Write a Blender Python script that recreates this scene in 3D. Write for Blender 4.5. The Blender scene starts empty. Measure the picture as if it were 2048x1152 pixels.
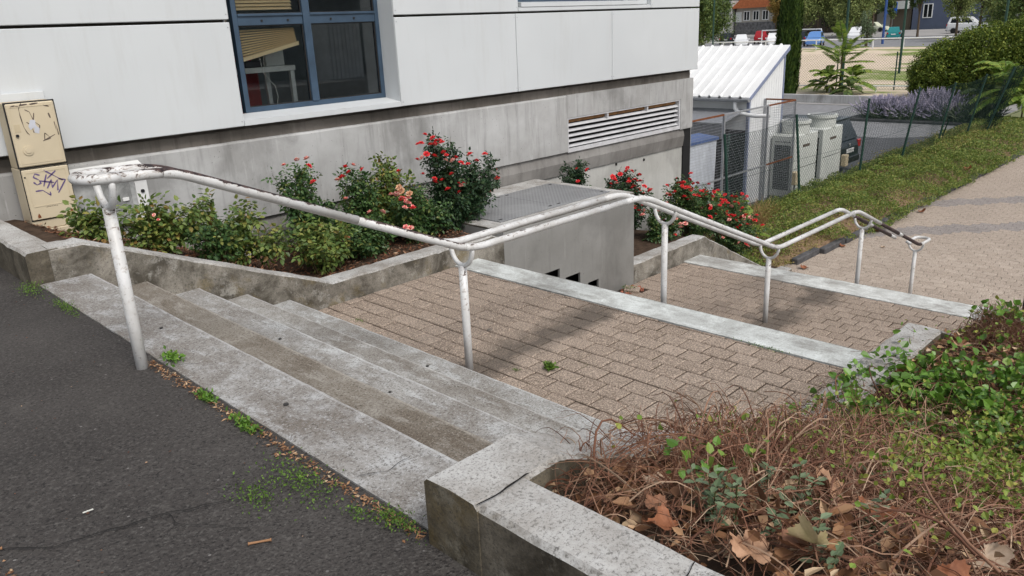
import bpy, math, random
import numpy as np
from mathutils import Matrix, Vector, noise as mnoise

random.seed(11)
RNG = np.random.default_rng(7)
SC = bpy.context.scene
COL = SC.collection

# ------------------------------------------------------------------ camera, sky, sun, exposure
cd = bpy.data.cameras.new('camera')
cam = bpy.data.objects.new('camera', cd)
COL.objects.link(cam)
CR = ((0.70030484, 0.25560417, -0.66651305),
      (-0.71243065, 0.19153582, -0.67509748),
      (-0.04489661, 0.94761835, 0.3162337))
cam.matrix_world = Matrix(((*CR[0], 0.0), (*CR[1], 0.0), (*CR[2], 1.6), (0, 0, 0, 1)))
cd.sensor_width = 36.0
cd.sensor_fit = 'HORIZONTAL'
cd.lens = 1557.8965 / 2048 * 36
cd.clip_start = 0.05
cd.clip_end = 3000
SC.camera = cam

SUN_DIR = Vector((-0.10, -0.62, 0.80)).normalized()      # towards the sun
w = bpy.data.worlds.new('World')
SC.world = w
w.use_nodes = True
wn = w.node_tree
wn.nodes.clear()
sky = wn.nodes.new('ShaderNodeTexSky')
sky.sky_type = 'NISHITA'
sky.sun_disc = False
sky.sun_elevation = math.asin(SUN_DIR.z)
sky.sun_rotation = math.atan2(SUN_DIR.x, SUN_DIR.y)
sky.air_density = 1.0
sky.dust_density = 3.0
sky.ozone_density = 1.0
hs = wn.nodes.new('ShaderNodeHueSaturation')           # light cloud cover: a greyer sky
hs.inputs['Saturation'].default_value = 0.35
bg = wn.nodes.new('ShaderNodeBackground')
bg.inputs['Strength'].default_value = 0.15
wo = wn.nodes.new('ShaderNodeOutputWorld')
wn.links.new(sky.outputs[0], hs.inputs['Color'])
wn.links.new(hs.outputs[0], bg.inputs['Color'])
wn.links.new(bg.outputs[0], wo.inputs['Surface'])

sd = bpy.data.lights.new('sun', 'SUN')
sd.energy = 1.4
sd.angle = math.radians(20)
sd.color = (1.0, 0.96, 0.9)
so = bpy.data.objects.new('sun', sd)
COL.objects.link(so)
so.rotation_euler = SUN_DIR.to_track_quat('Z', 'Y').to_euler()
so.location = (0, -20, 30)

SC.view_settings.view_transform = 'Standard'
SC.view_settings.look = 'None'
SC.view_settings.exposure = 0.32
SC.view_settings.gamma = 1.0
SC.view_settings.use_curve_mapping = False
SC.cycles.max_bounces = 6
SC.cycles.transparent_max_bounces = 12

# ------------------------------------------------------------------ material helper
class Mt:
    def __init__(s, name, rough=0.7, spec=0.3, metal=0.0):
        s.m = bpy.data.materials.new(name)
        s.m.use_nodes = True
        s.nt = s.m.node_tree
        s.b = s.nt.nodes['Principled BSDF']
        s.b.inputs['Roughness'].default_value = rough
        s.b.inputs['Specular IOR Level'].default_value = spec
        s.b.inputs['Metallic'].default_value = metal
        s._pos = None
    def new(s, t): return s.nt.nodes.new('ShaderNode' + t)
    def link(s, a, b): s.nt.links.new(a, b)
    def put(s, sock, v):
        if isinstance(v, bpy.types.NodeSocket): s.link(v, sock)
        elif isinstance(v, (tuple, list)) and len(v) == 3 and sock.type == 'RGBA': sock.default_value = (*v, 1)
        else: sock.default_value = v
    def pos(s):
        if s._pos is None:
            g = s.new('NewGeometry'); s._pos = g.outputs['Position']; s._g = g
        return s._pos
    def normal_z(s):
        s.pos(); x = s.new('SeparateXYZ'); s.link(s._g.outputs['Normal'], x.inputs[0]); return x.outputs[2]
    def island(s):
        s.pos(); return s._g.outputs['Random Per Island']
    def xyz(s):
        x = s.new('SeparateXYZ'); s.link(s.pos(), x.inputs[0]); return x.outputs
    def scaled(s, v, vec=None):
        m = s.new('VectorMath'); m.operation = 'MULTIPLY'
        s.link(vec or s.pos(), m.inputs[0]); m.inputs[1].default_value = v; return m.outputs[0]
    def noise(s, scale, detail=4, rough=0.6, vec=None, dist=0.0):
        n = s.new('TexNoise'); s.link(vec or s.pos(), n.inputs['Vector'])
        n.inputs['Scale'].default_value = scale; n.inputs['Detail'].default_value = detail
        n.inputs['Roughness'].default_value = rough; n.inputs['Distortion'].default_value = dist
        return n.outputs['Fac']
    def vor(s, scale, vec=None, out='Distance', feature='F1'):
        n = s.new('TexVoronoi'); n.feature = feature
        s.link(vec or s.pos(), n.inputs['Vector']); n.inputs['Scale'].default_value = scale
        return n.outputs[out]
    def ramp(s, f, stops):
        r = s.new('ValToRGB'); e = r.color_ramp.elements
        while len(e) < len(stops): e.new(0.5)
        for i, (p, c) in enumerate(stops):
            e[i].position = p
            e[i].color = (c, c, c, 1) if not isinstance(c, tuple) else (*c, 1)
        s.link(f, r.inputs[0]); return r.outputs[0]
    def mix(s, f, a, b, mode='MIX'):
        n = s.new('Mix'); n.data_type = 'RGBA'; n.blend_type = mode
        s.put(n.inputs[0], f); s.put(n.inputs[6], a); s.put(n.inputs[7], b); return n.outputs[2]
    def math(s, op, a, b=0.0, clamp=False):
        n = s.new('Math'); n.operation = op; n.use_clamp = clamp
        s.put(n.inputs[0], a); s.put(n.inputs[1], b); return n.outputs[0]
    def objcol(s):
        n = s.new('ObjectInfo'); return n.outputs['Color']
    def objrand(s):
        n = s.new('ObjectInfo'); return n.outputs['Random']
    def bump(s, h, strength=0.3, dist=0.01, prev=None):
        n = s.new('Bump'); n.inputs['Strength'].default_value = strength; n.inputs['Distance'].default_value = dist
        s.link(h, n.inputs['Height'])
        if prev is not None: s.link(prev, n.inputs['Normal'])
        return n.outputs[0]
    def done(s, color=None, rough=None, normal=None):
        if color is not None: s.put(s.b.inputs['Base Color'], color)
        if rough is not None: s.put(s.b.inputs['Roughness'], rough)
        if normal is not None: s.link(normal, s.b.inputs['Normal'])
        return s.m

MAT = {}
def plain(name, col, rough=0.6, spec=0.3, metal=0.0, var=0.12, scale=6.0, bump=0.0):
    t = Mt(name, rough, spec, metal)
    f = t.noise(scale, 5)
    c = t.mix(t.ramp(f, [(0.3, 0.0), (0.7, 1.0)]), tuple(v * (1 - var) for v in col), tuple(min(1, v * (1 + var)) for v in col))
    nrm = t.bump(t.noise(scale * 30, 3), bump, 0.004) if bump else None
    MAT[name] = t.done(c, None, nrm); return MAT[name]

# asphalt
t = Mt('asphalt', 0.85, 0.25)
g = t.vor(75); f = t.noise(1.1, 5); s_ = t.noise(55, 3, .75)
c = t.mix(t.ramp(f, [(.3, 0.), (.7, 1.)]), (.036, .032, .030), (.062, .056, .052))
c = t.mix(t.ramp(s_, [(.50, 0.), (.70, .75)]), c, (.115, .108, .10))
c = t.mix(t.ramp(t.noise(70, 2, .8), [(.34, .8), (.46, 0.)]), c, (.012, .011, .011))
c = t.mix(t.ramp(t.vor(9), [(.03, .8), (.06, 0.)]), c, (.22, .21, .2))
c = t.mix(t.ramp(t.noise(3.5, 6, .7), [(.58, 0.), (.72, .55)]), c, (.10, .092, .083))
c = t.mix(t.ramp(t.noise(.8, 5, .6), [(.55, 0.), (.68, .5)]), c, (.028, .026, .025))
n = t.bump(t.ramp(g, [(.0, 1.), (.55, 0.)]), .8, .006)
n = t.bump(t.noise(18, 3), .25, .01, n)
MAT['asphalt'] = t.done(c, None, n)

# stair concrete, tinted by object colour
def concrete(name, base, dark, light, grain=.5, stain=.55, use_obj=True, bumpy=.35):
    t = Mt(name, 0.85, 0.2)
    f = t.noise(1.3, 7, .68, dist=.6)
    c = t.mix(t.ramp(f, [(.36, stain), (.62, 0.)]), base, dark)
    f2 = t.noise(4.2, 6, .7)
    c = t.mix(t.ramp(f2, [(.5, 0.), (.72, .7)]), c, light)
    f3 = t.noise(2.4, 8, .75, vec=t.scaled((1.0, .45, 1.0)))
    c = t.mix(t.ramp(f3, [(.50, 0.), (.64, stain)]), c, dark)
    f4 = t.noise(7.0, 6, .75, vec=t.scaled((1.6, .5, 1.0)))
    c = t.mix(t.ramp(f4, [(.52, 0.), (.66, .55)]), c, light)
    gr = t.noise(70, 3, .9)
    c = t.mix(t.ramp(gr, [(.37, grain), (.50, 0.)]), c, tuple(v * .45 for v in dark))
    c = t.mix(t.ramp(t.noise(95, 3, .85), [(.54, 0.), (.70, grain * .7)]), c, tuple(min(.75, v * 1.25) for v in light))
    c = t.mix(t.ramp(t.vor(11), [(.0, .85), (.035, 0.)]), c, (.05, .048, .045))
    if use_obj: c = t.mix(1.0, c, t.objcol(), 'MULTIPLY')
    n = t.bump(gr, bumpy, .003)
    n = t.bump(t.noise(14, 5), .25, .006, n)
    MAT[name] = t.done(c, None, n)
concrete('step_concrete', (.285, .275, .258), (.145, .125, .105), (.47, .48, .48), .8, .8)
concrete('step_nosing', (.37, .365, .355), (.22, .20, .18), (.52, .53, .52), .6, .6)
concrete('band_concrete', (.55, .565, .555), (.22, .21, .195), (.66, .68, .67), .4, .85)

# planter wall concrete: pale worn top, mossy brown-grey sides
t = Mt('wall_concrete', 0.9, 0.2)
nz = t.normal_z()
f = t.noise(2.2, 7, .7, dist=.5)
side = t.mix(t.ramp(f, [(.38, 0.), (.60, 1.)]), (.075, .066, .052), (.30, .275, .235))
side = t.mix(t.ramp(t.noise(5, 6, .7, vec=t.scaled((1, 1, .35))), [(.5, 0.), (.7, .6)]), side, (.075, .068, .05))
side = t.mix(t.ramp(t.noise(3.1, 5), [(.55, 0.), (.68, .55)]), side, (.17, .125, .045))
side = t.mix(t.ramp(t.noise(7.5, 6, .75), [(.55, 0.), (.66, .7)]), side, (.36, .345, .31))
top = t.mix(t.ramp(t.noise(2.7, 7, .7), [(.35, 1.), (.6, 0.)]), (.47, .465, .45), (.27, .25, .225))
top = t.mix(t.ramp(t.noise(120, 3, .8), [(.30, .6), (.42, 0.)]), top, (.16, .15, .14))
top = t.mix(t.ramp(t.noise(9, 6, .8), [(.56, 0.), (.68, .6)]), top, (.20, .185, .165))
side = t.mix(1.0, side, t.objcol(), 'MULTIPLY')
c = t.mix(t.ramp(t.math('ADD', nz, t.math('MULTIPLY', t.noise(30, 4), .5)), [(.75, 0.), (1.0, 1.)]), side, top)
gr = t.noise(80, 3, .85)
c = t.mix(t.ramp(gr, [(.34, .7), (.49, 0.)]), c, (.05, .046, .04))
n = t.bump(gr, .35, .004); n = t.bump(t.noise(22, 6, .7), .5, .012, n)
MAT['wall_concrete'] = t.done(c, None, n)

# cast facade concrete: vertical streaks, bug holes, damp stains
def facade(name, lo, hi, streak=.5, holes=True, damp=.38):
    t = Mt(name, 0.85, 0.2)
    v = t.scaled((1, 1, .09))
    f = t.noise(1.0, 6, .6)
    c = t.mix(t.ramp(f, [(.33, 0.), (.66, 1.)]), lo, hi)
    c = t.mix(t.ramp(t.noise(9, 6, .7, vec=v), [(.5, 0.), (.75, streak)]), c, tuple(q * .5 for q in lo))
    c = t.mix(t.ramp(t.noise(14, 5, .7, vec=v), [(.58, 0.), (.75, .55)]), c, tuple(min(.7, q * 1.25) for q in hi))
    c = t.mix(t.ramp(t.noise(.9, 6, .6, dist=.3), [(.54, 0.), (.64, damp)]), c, tuple(q * .58 for q in lo))
    if holes:
        c = t.mix(t.ramp(t.vor(16), [(.045, .9), (.075, 0.)]), c, (.05, .048, .045))
        c = t.mix(t.ramp(t.vor(34), [(.05, .7), (.09, 0.)]), c, (.07, .066, .06))
    n = t.bump(t.noise(120, 3), .15, .003); n = t.bump(t.noise(6, 4), .15, .01, n)
    MAT[name] = t.done(c, None, n)
facade('beam_concrete', (.28, .275, .265), (.44, .44, .435), .55, True, .55)
facade('lower_wall_concrete', (.35, .345, .32), (.46, .455, .43), .22)
facade('rough_strip', (.10, .088, .075), (.19, .17, .15), .6)
facade('ledge_concrete', (.16, .15, .14), (.27, .26, .245), .5)
facade('render_grey', (.20, .195, .182), (.275, .27, .257), .35, True)

# coated metal facade panels
t = Mt('white_panel', 0.38, 0.4)
c = t.mix(t.ramp(t.noise(.5, 3), [(.3, 0.), (.7, 1.)]), (.525, .545, .555), (.585, .605, .612))
c = t.mix(t.ramp(t.noise(5, 6, .7, vec=t.scaled((1, 1, .12))), [(.52, 0.), (.78, .30)]), c, (.42, .41, .385))
c = t.mix(t.ramp(t.vor(1.6), [(.012, .9), (.02, 0.)]), c, (.25, .24, .22))
MAT['white_panel'] = t.done(c, t.ramp(t.noise(.7, 4), [(.3, .30), (.7, .50)]), t.bump(t.noise(.9, 2), .14, .03))
plain('window_blue', (.040, .068, .105), .42, .4, 0, .2, 4)
plain('dark_gap', (.012, .011, .010), .9)
plain('room_wall', (.20, .235, .24), .9)
plain('room_floor', (.17, .19, .195), .8)
plain('desk_white', (.55, .57, .55), .5)
plain('red_plastic', (.35, .02, .018), .5)
plain('black_plastic', (.012, .012, .014), .45, .4)
plain('cord_white', (.5, .5, .46), .6)
t = Mt('blind_slat', 0.5, 0.3)
c = t.mix(t.noise(8, 4), (.80, .60, .34), (.90, .72, .44))
MAT['blind_slat'] = t.done(c)
# glass
def glass(name, tint, refl=1.0):
    m = bpy.data.materials.new(name); m.use_nodes = True; nt = m.node_tree; nt.nodes.clear()
    o = nt.nodes.new('ShaderNodeOutputMaterial'); mx = nt.nodes.new('ShaderNodeMixShader')
    tr = nt.nodes.new('ShaderNodeBsdfTransparent'); gl = nt.nodes.new('ShaderNodeBsdfGlossy'); fr = nt.nodes.new('ShaderNodeFresnel')
    fr.inputs[0].default_value = 1.5; tr.inputs[0].default_value = (*tint, 1); gl.inputs['Roughness'].default_value = .01
    gl.inputs['Color'].default_value = (refl, refl, refl, 1)
    nt.links.new(fr.outputs[0], mx.inputs[0]); nt.links.new(tr.outputs[0], mx.inputs[1]); nt.links.new(gl.outputs[0], mx.inputs[2])
    nt.links.new(mx.outputs[0], o.inputs[0]); MAT[name] = m
glass('window_glass', (.93, .95, .95))

# chipped white handrail paint; object colour R sets how much of it is worn away
t = Mt('rail_paint', 0.42, 0.4)
oc = t.new('SeparateColor'); t.link(t.objcol(), oc.inputs[0])
nz = t.normal_z()
chips = t.noise(34, 8, .70, vec=t.scaled((.5, 1.2, 1)), dist=.5)
w1 = t.math('ADD', t.math('MULTIPLY', nz, .10), t.math('MULTIPLY', t.noise(2.2, 3), .26))
w1 = t.math('ADD', t.math('ADD', chips, w1), oc.outputs[0])
w1 = t.math('ADD', w1, t.math('MULTIPLY', t.math('POWER', t.math('MAXIMUM', nz, 0.0), 2.0), oc.outputs[1]))
chip = t.ramp(w1, [(.845, 0.), (.86, 1.)])
paint = t.mix(t.ramp(t.noise(5, 6), [(.35, 0.), (.65, 1.)]), (.64, .64, .635), (.50, .49, .47))
paint = t.mix(t.ramp(t.noise(55, 4, .8), [(.58, 0.), (.68, .75)]), paint, (.27, .245, .22))
paint = t.mix(t.ramp(t.math('ADD', w1, 0.0), [(.78, 0.), (.845, .65)]), paint, (.30, .23, .18))
under = t.mix(t.ramp(t.noise(30, 4), [(.4, 0.), (.6, 1.)]), (.020, .014, .016), (.075, .045, .04))
c = t.mix(chip, paint, under)
MAT['rail_paint'] = t.done(c, t.math('ADD', t.math('MULTIPLY', chip, .3), .4), t.bump(t.math('SUBTRACT', 1.0, chip), .5, .002))

# pavers: exposed aggregate, per-paver tint, dirt plus painted-in soft rail shadow under the handrail line
def paver_mat(name, c0, c1, stain=True):
    t = Mt(name, 0.88, 0.2)
    c = t.mix(t.objrand(), c0, c1)
    c = t.mix(t.ramp(t.noise(.9, 4), [(.35, .45), (.65, 0.)]), c, tuple(v * .7 for v in c0))
    gr = t.noise(64, 3, .9)
    c = t.mix(t.ramp(gr, [(.36, 1.), (.50, 0.)]), c, tuple(v * .34 for v in c0))
    c = t.mix(t.ramp(t.noise(85, 3, .85, vec=t.scaled((1, 1.3, 1))), [(.50, 0.), (.62, 1.)]), c, tuple(min(.75, v * 1.75) for v in c1))
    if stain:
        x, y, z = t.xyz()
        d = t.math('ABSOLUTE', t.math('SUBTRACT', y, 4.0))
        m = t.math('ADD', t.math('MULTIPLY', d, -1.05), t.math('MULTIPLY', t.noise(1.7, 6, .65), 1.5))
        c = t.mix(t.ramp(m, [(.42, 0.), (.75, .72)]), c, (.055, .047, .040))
        c = t.mix(t.ramp(t.vor(1.4), [(.03, .75), (.05, 0.)]), c, (.06, .06, .06))
        wet = t.ramp(t.noise(.55, 3), [(.55, 0.), (.7, .35)])
        c = t.mix(wet, c, (.09, .078, .065))
    n = t.bump(gr, .5, .004)
    MAT[name] = t.done(c, None, n)
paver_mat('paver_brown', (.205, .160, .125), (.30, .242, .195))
paver_mat('paver_plaza', (.28, .228, .183), (.38, .318, .263), False)
paver_mat('paver_dark', (.20, .178, .165), (.28, .25, .232), False)
t = Mt('joint_soil', .95, .1)
c = t.mix(t.ramp(t.noise(6, 5), [(.35, 0.), (.65, 1.)]), (.026, .017, .013), (.060, .043, .032))
c = t.mix(t.ramp(t.noise(2.3, 5), [(.55, 0.), (.68, .8)]), c, (.055, .062, .022))
MAT['joint_soil'] = t.done(c, None, t.bump(t.noise(90, 3), .4, .004))
plain('car_park_asphalt', (.085, .085, .09), .9, .2, 0, .2, 3, .3)
plain('car_park_pale', (.21, .21, .215), .9, .2, 0, .2, 3, .3)
plain('road_pale', (.30, .29, .28), .9, .2, 0, .15, .3)
plain('kerb_stone', (.085, .083, .085), .9, .2, 0, .35, 8, .4)
plain('soil_brown', (.06, .04, .028), .95, .1, 0, .4, 9, .6)
plain('soil_dry', (.20, .135, .085), .95, .1, 0, .3, 6, .5)
t = Mt('sports_field', .95, .1)
f = t.noise(.16, 4, .55, vec=t.scaled((1.0, .55, 1)), dist=.8)
c = t.mix(t.ramp(f, [(.50, 0.), (.56, 1.)]), (.56, .46, .36), (.15, .20, .05))
c = t.mix(t.ramp(t.noise(1.2, 6, .7), [(.45, 0.), (.7, .6)]), c, (.48, .42, .28))
MAT['sports_field'] = t.done(c)
plain('terrain', (.16, .17, .09), .95, .1, 0, .3, .08)

def islands(name, stops, rough=.6, spec=.25, trans=0.0, wob=.25):
    t = Mt(name, rough, spec)
    c = t.ramp(t.island(), [(p, q) for p, q in stops])
    c = t.mix(t.ramp(t.noise(4, 3), [(.3, wob), (.7, 0.)]), c, tuple(v * .55 for v in stops[0][1]))
    if trans:
        t.put(t.b.inputs['Base Color'], c)
        nt = t.nt; out = nt.nodes['Material Output']
        tl = t.new('BsdfTranslucent'); t.link(c, tl.inputs[0]); mx = t.new('MixShader'); mx.inputs[0].default_value = trans
        t.link(t.b.outputs[0], mx.inputs[1]); t.link(tl.outputs[0], mx.inputs[2]); t.link(mx.outputs[0], out.inputs[0])
        MAT[name] = t.m
    else: MAT[name] = t.done(c)
islands('rose_leaf', [(0., (.028, .065, .020)), (.5, (.055, .112, .034)), (.85, (.09, .16, .045)), (1., (.19, .20, .05))], .42, .35, .18)
islands('rose_leaf_light', [(0., (.06, .105, .024)), (.45, (.125, .19, .045)), (.8, (.21, .25, .06)), (.93, (.30, .29, .07)), (1., (.24, .12, .04))], .42, .35, .2)
islands('rose_leaf_dark', [(0., (.016, .04, .018)), (.6, (.03, .068, .028)), (1., (.06, .10, .035))], .42, .4, .15)
islands('rose_stem', [(0., (.05, .07, .02)), (.6, (.08, .06, .025)), (1., (.12, .09, .05))], .6)
islands('ground_cover', [(0., (.08, .13, .026)), (.45, (.16, .235, .045)), (.8, (.27, .31, .07)), (1., (.36, .33, .10))], .5, .3, .25)
islands('ground_cover_dry', [(0., (.13, .115, .03)), (.5, (.25, .24, .06)), (1., (.36, .29, .12))], .6, .2, .1)
islands('ivy_leaf', [(0., (.055, .125, .016)), (.5, (.115, .235, .030)), (.85, (.15, .29, .04)), (1., (.24, .32, .06))], .35, .4, .2)
islands('young_leaf', [(0., (.11, .18, .025)), (.6, (.21, .30, .05)), (1., (.36, .33, .07))], .5, .3, .2)
islands('sage_leaf', [(0., (.085, .125, .06)), (1., (.19, .245, .145))], .55, .3, .1)
islands('dry_twig', [(0., (.085, .036, .022)), (.4, (.19, .085, .050)), (.8, (.29, .165, .105)), (1., (.44, .32, .22))], .7)
islands('litter_leaf', [(0., (.10, .045, .022)), (.5, (.27, .135, .065)), (.85, (.42, .26, .145)), (1., (.56, .43, .28))], .65)
islands('mulch_chip', [(0., (.07, .028, .016)), (.5, (.18, .075, .038)), (.85, (.29, .14, .075)), (1., (.46, .33, .22))], .8)
islands('weed_leaf', [(0., (.05, .11, .014)), (1., (.15, .25, .035))], .5, .3, .15)
islands('dry_grass', [(0., (.20, .10, .035)), (1., (.38, .26, .12))], .7)
islands('bush_leaf', [(0., (.045, .078, .012)), (.5, (.12, .175, .024)), (.9, (.22, .26, .04)), (1., (.30, .32, .055))], .5, .25, .22)
islands('tree_leaf', [(0., (.05, .085, .022)), (.6, (.10, .155, .04)), (1., (.19, .23, .06))], .5, .3, .15)
islands('tree_leaf_pale', [(0., (.15, .20, .065)), (.6, (.26, .31, .10)), (1., (.40, .42, .15))], .5, .3, .15)
islands('tree_leaf_dark', [(0., (.016, .034, .012)), (1., (.05, .085, .028))], .5, .3, .1)
islands('tree_leaf_gold', [(0., (.20, .14, .03)), (1., (.40, .27, .07))], .5, .3, .1)
islands('cypress_leaf', [(0., (.016, .036, .006)), (.6, (.040, .075, .012)), (1., (.085, .125, .02))], .6, .2, .05)
islands('sumac_leaf', [(0., (.12, .21, .035)), (.6, (.23, .34, .06)), (1., (.38, .44, .09))], .45, .3, .35)
islands('lavender_flower', [(0., (.27, .25, .33)), (.6, (.38, .345, .45)), (1., (.52, .46, .54))], .8)
islands('lavender_leaf', [(0., (.06, .085, .05)), (1., (.17, .20, .13))], .7)
t = Mt('rose_red', .5, .3)
t.done(t.mix(t.ramp(t.noise(70, 2), [(.4, 0.), (.6, 1.)]), (.50, .012, .018), (.72, .045, .05))); MAT['rose_red'] = t.m
t = Mt('rose_pink', .5, .3)
t.done(t.mix(t.ramp(t.noise(55, 2), [(.42, 0.), (.58, 1.)]), (.70, .10, .12), (.80, .56, .45))); MAT['rose_pink'] = t.m
t = Mt('rose_faded', .6, .2)
t.done(t.mix(t.ramp(t.noise(55, 2), [(.42, 0.), (.58, 1.)]), (.45, .17, .10), (.68, .46, .28))); MAT['rose_faded'] = t.m
plain('bark', (.10, .075, .055), .9, .1, 0, .3, 8, .5)
plain('cabinet_cream', (.53, .452, .320), .5, .35, 0, .06, 3)
plain('cabinet_side', (.48, .40, .27), .55, .3, 0, .1, 3)
plain('seal_black', (.02, .019, .018), .6)
plain('graffiti_purple', (.12, .085, .20), .6)
plain('graffiti_brown', (.11, .085, .07), .6, .2, 0, .4, 20)
plain('sticker_scrap', (.52, .53, .58), .6)
plain('rust', (.17, .06, .025), .8, .2, 0, .4, 20)
plain('rubble_red', (.30, .11, .07), .85, .2, 0, .5, 40)
plain('gum_grey', (.045, .043, .042), .8)
plain('galvanized', (.36, .37, .39), .45, .5, .55, .15, 10)
plain('grey_metal', (.22, .225, .24), .5, .5, .4, .2, 10)
plain('meter_grey', (.33, .335, .33), .7, .3, 0, .35, 9, .3)
plain('meter_white', (.66, .66, .65), .5)
plain('white_paint', (.72, .73, .73), .5, .4, 0, .06, 2)
plain('roof_white', (.74, .74, .73), .45, .4, 0, .08, 1.5)
plain('trim_blue_grey', (.20, .23, .33), .5)
plain('ac_white', (.56, .575, .54), .5, .35, 0, .07, 2)
plain('ac_grey', (.25, .255, .25), .6)
plain('green_post', (.012, .045, .032), .5, .4)
plain('green_wire', (.010, .026, .023), .7, .1)
plain('louvre_metal', (.50, .50, .51), .45, .4, 0, .15, 6)
plain('wood_board', (.25, .13, .055), .8, .2, 0, .35, 12)
plain('black_coating', (.010, .010, .011), .6)
plain('tarp_blue', (.06, .11, .26), .5)
plain('tarp_white', (.58, .61, .66), .5)
plain('blue_pole', (.035, .08, .24), .45)
plain('tyre', (.015, .015, .016), .8)
plain('rim_metal', (.35, .35, .36), .35, .5, .7)
plain('car_glass', (.012, .015, .018), .12, .35)
plain('tail_lamp', (.35, .010, .014), .25, .5)
plain('head_lamp', (.5, .5, .5), .2, .6)
plain('plate_white', (.7, .7, .68), .5)
plain('ink_black', (.015, .015, .017), .6)
def carpaint(name, col):
    t = Mt(name, .35, .35); t.b.inputs['Coat Weight'].default_value = .25; t.b.inputs['Coat Roughness'].default_value = .06
    MAT[name] = t.done(col)
for k_, c_ in dict(car_black=(.012, .016, .024), car_white=(.66, .67, .68), car_red=(.33, .012, .018), car_blue=(.10, .22, .48), car_teal=(.015, .21, .22), car_cream=(.60, .62, .48), car_silver=(.42, .45, .50)).items(): carpaint(k_, c_)
plain('house_wall', (.36, .345, .31), .9, .1, 0, .15, 1)
plain('house_stone', (.13, .13, .135), .9, .1, 0, .5, 2.5)
plain('roof_tile', (.40, .135, .06), .85, .1, 0, .25, 3)
plain('block_blue', (.095, .115, .175), .8, .2, 0, .1, 1)
plain('block_grey', (.40, .40, .39), .85, .1, 0, .12, .6)
plain('shop_brown', (.17, .14, .11), .8)
plain('sign_blue', (.02, .12, .55), .4)
t = Mt('checker_steel', .45, .5, .6)
v = t.scaled((1, 1, 1))
ck = t.new('TexChecker'); t.link(t.pos(), ck.inputs['Vector']); ck.inputs['Scale'].default_value = 34
wv = t.new('TexWave'); wv.inputs['Scale'].default_value = 22; wv.bands_direction = 'DIAGONAL'; t.link(t.pos(), wv.inputs['Vector'])
c = t.mix(t.ramp(ck.outputs['Fac'], [(.4, 0.), (.6, .55)]), (.36, .365, .375), (.18, .18, .185))
c = t.mix(t.ramp(t.noise(2.5, 5), [(.45, 0.), (.7, .5)]), c, (.46, .465, .47))
MAT['checker_steel'] = t.done(c, None, t.bump(ck.outputs['Fac'], .6, .004))

# ------------------------------------------------------------------ geometry helpers
def np_mesh(name, V, F, smooth=False, matidx=None):
    V = np.asarray(V, np.float32).reshape(-1, 3); F = np.asarray(F, np.int32)
    me = bpy.data.meshes.new(name)
    k = F.shape[1]
    me.vertices.add(len(V)); me.vertices.foreach_set('co', V.ravel())
    me.loops.add(F.size); me.loops.foreach_set('vertex_index', F.ravel())
    me.polygons.add(len(F))
    me.polygons.foreach_set('loop_start', np.arange(0, F.size, k, dtype=np.int32))
    if matidx is not None: me.polygons.foreach_set('material_index', np.asarray(matidx, np.int32))
    me.update(calc_edges=True)
    me.polygons.foreach_set('use_smooth', np.full(len(F), smooth, dtype=bool))
    return me

def obj(name, me, mat=None, parent=None, loc=None, color=None):
    if mat is not None and len(me.materials) == 0:
        for m in (mat if isinstance(mat, (list, tuple)) else [mat]): me.materials.append(MAT[m])
    o = bpy.data.objects.new(name, me)
    COL.objects.link(o)
    if parent is not None:
        o.parent = parent
        if loc is None: o.matrix_parent_inverse = Matrix.Translation(-Vector(parent.get('_o', (0, 0, 0))))
    if loc is not None: o.location = loc
    if color: o.color = (*color, 1)
    return o

def thing(o, label, cat, group=None):
    o['label'] = label; o['category'] = cat
    if group: o['group'] = group
    return o
def kind(o, k, label=None, cat=None):
    o['kind'] = k
    if label: o['label'] = label
    if cat: o['category'] = cat
    return o
def root(name, loc, label=None, cat=None, group=None, kd=None):
    """Empty at a thing's base; children keep world coordinates in their meshes."""
    e = bpy.data.objects.new(name, None); COL.objects.link(e)
    e.location = loc; e.empty_display_size = .2
    e['_o'] = tuple(float(v) for v in loc)
    if label: thing(e, label, cat, group)
    if kd: e['kind'] = kd
    return e
def clean_roots():
    for o in bpy.data.objects:
        if '_o' in o: del o['_o']

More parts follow.
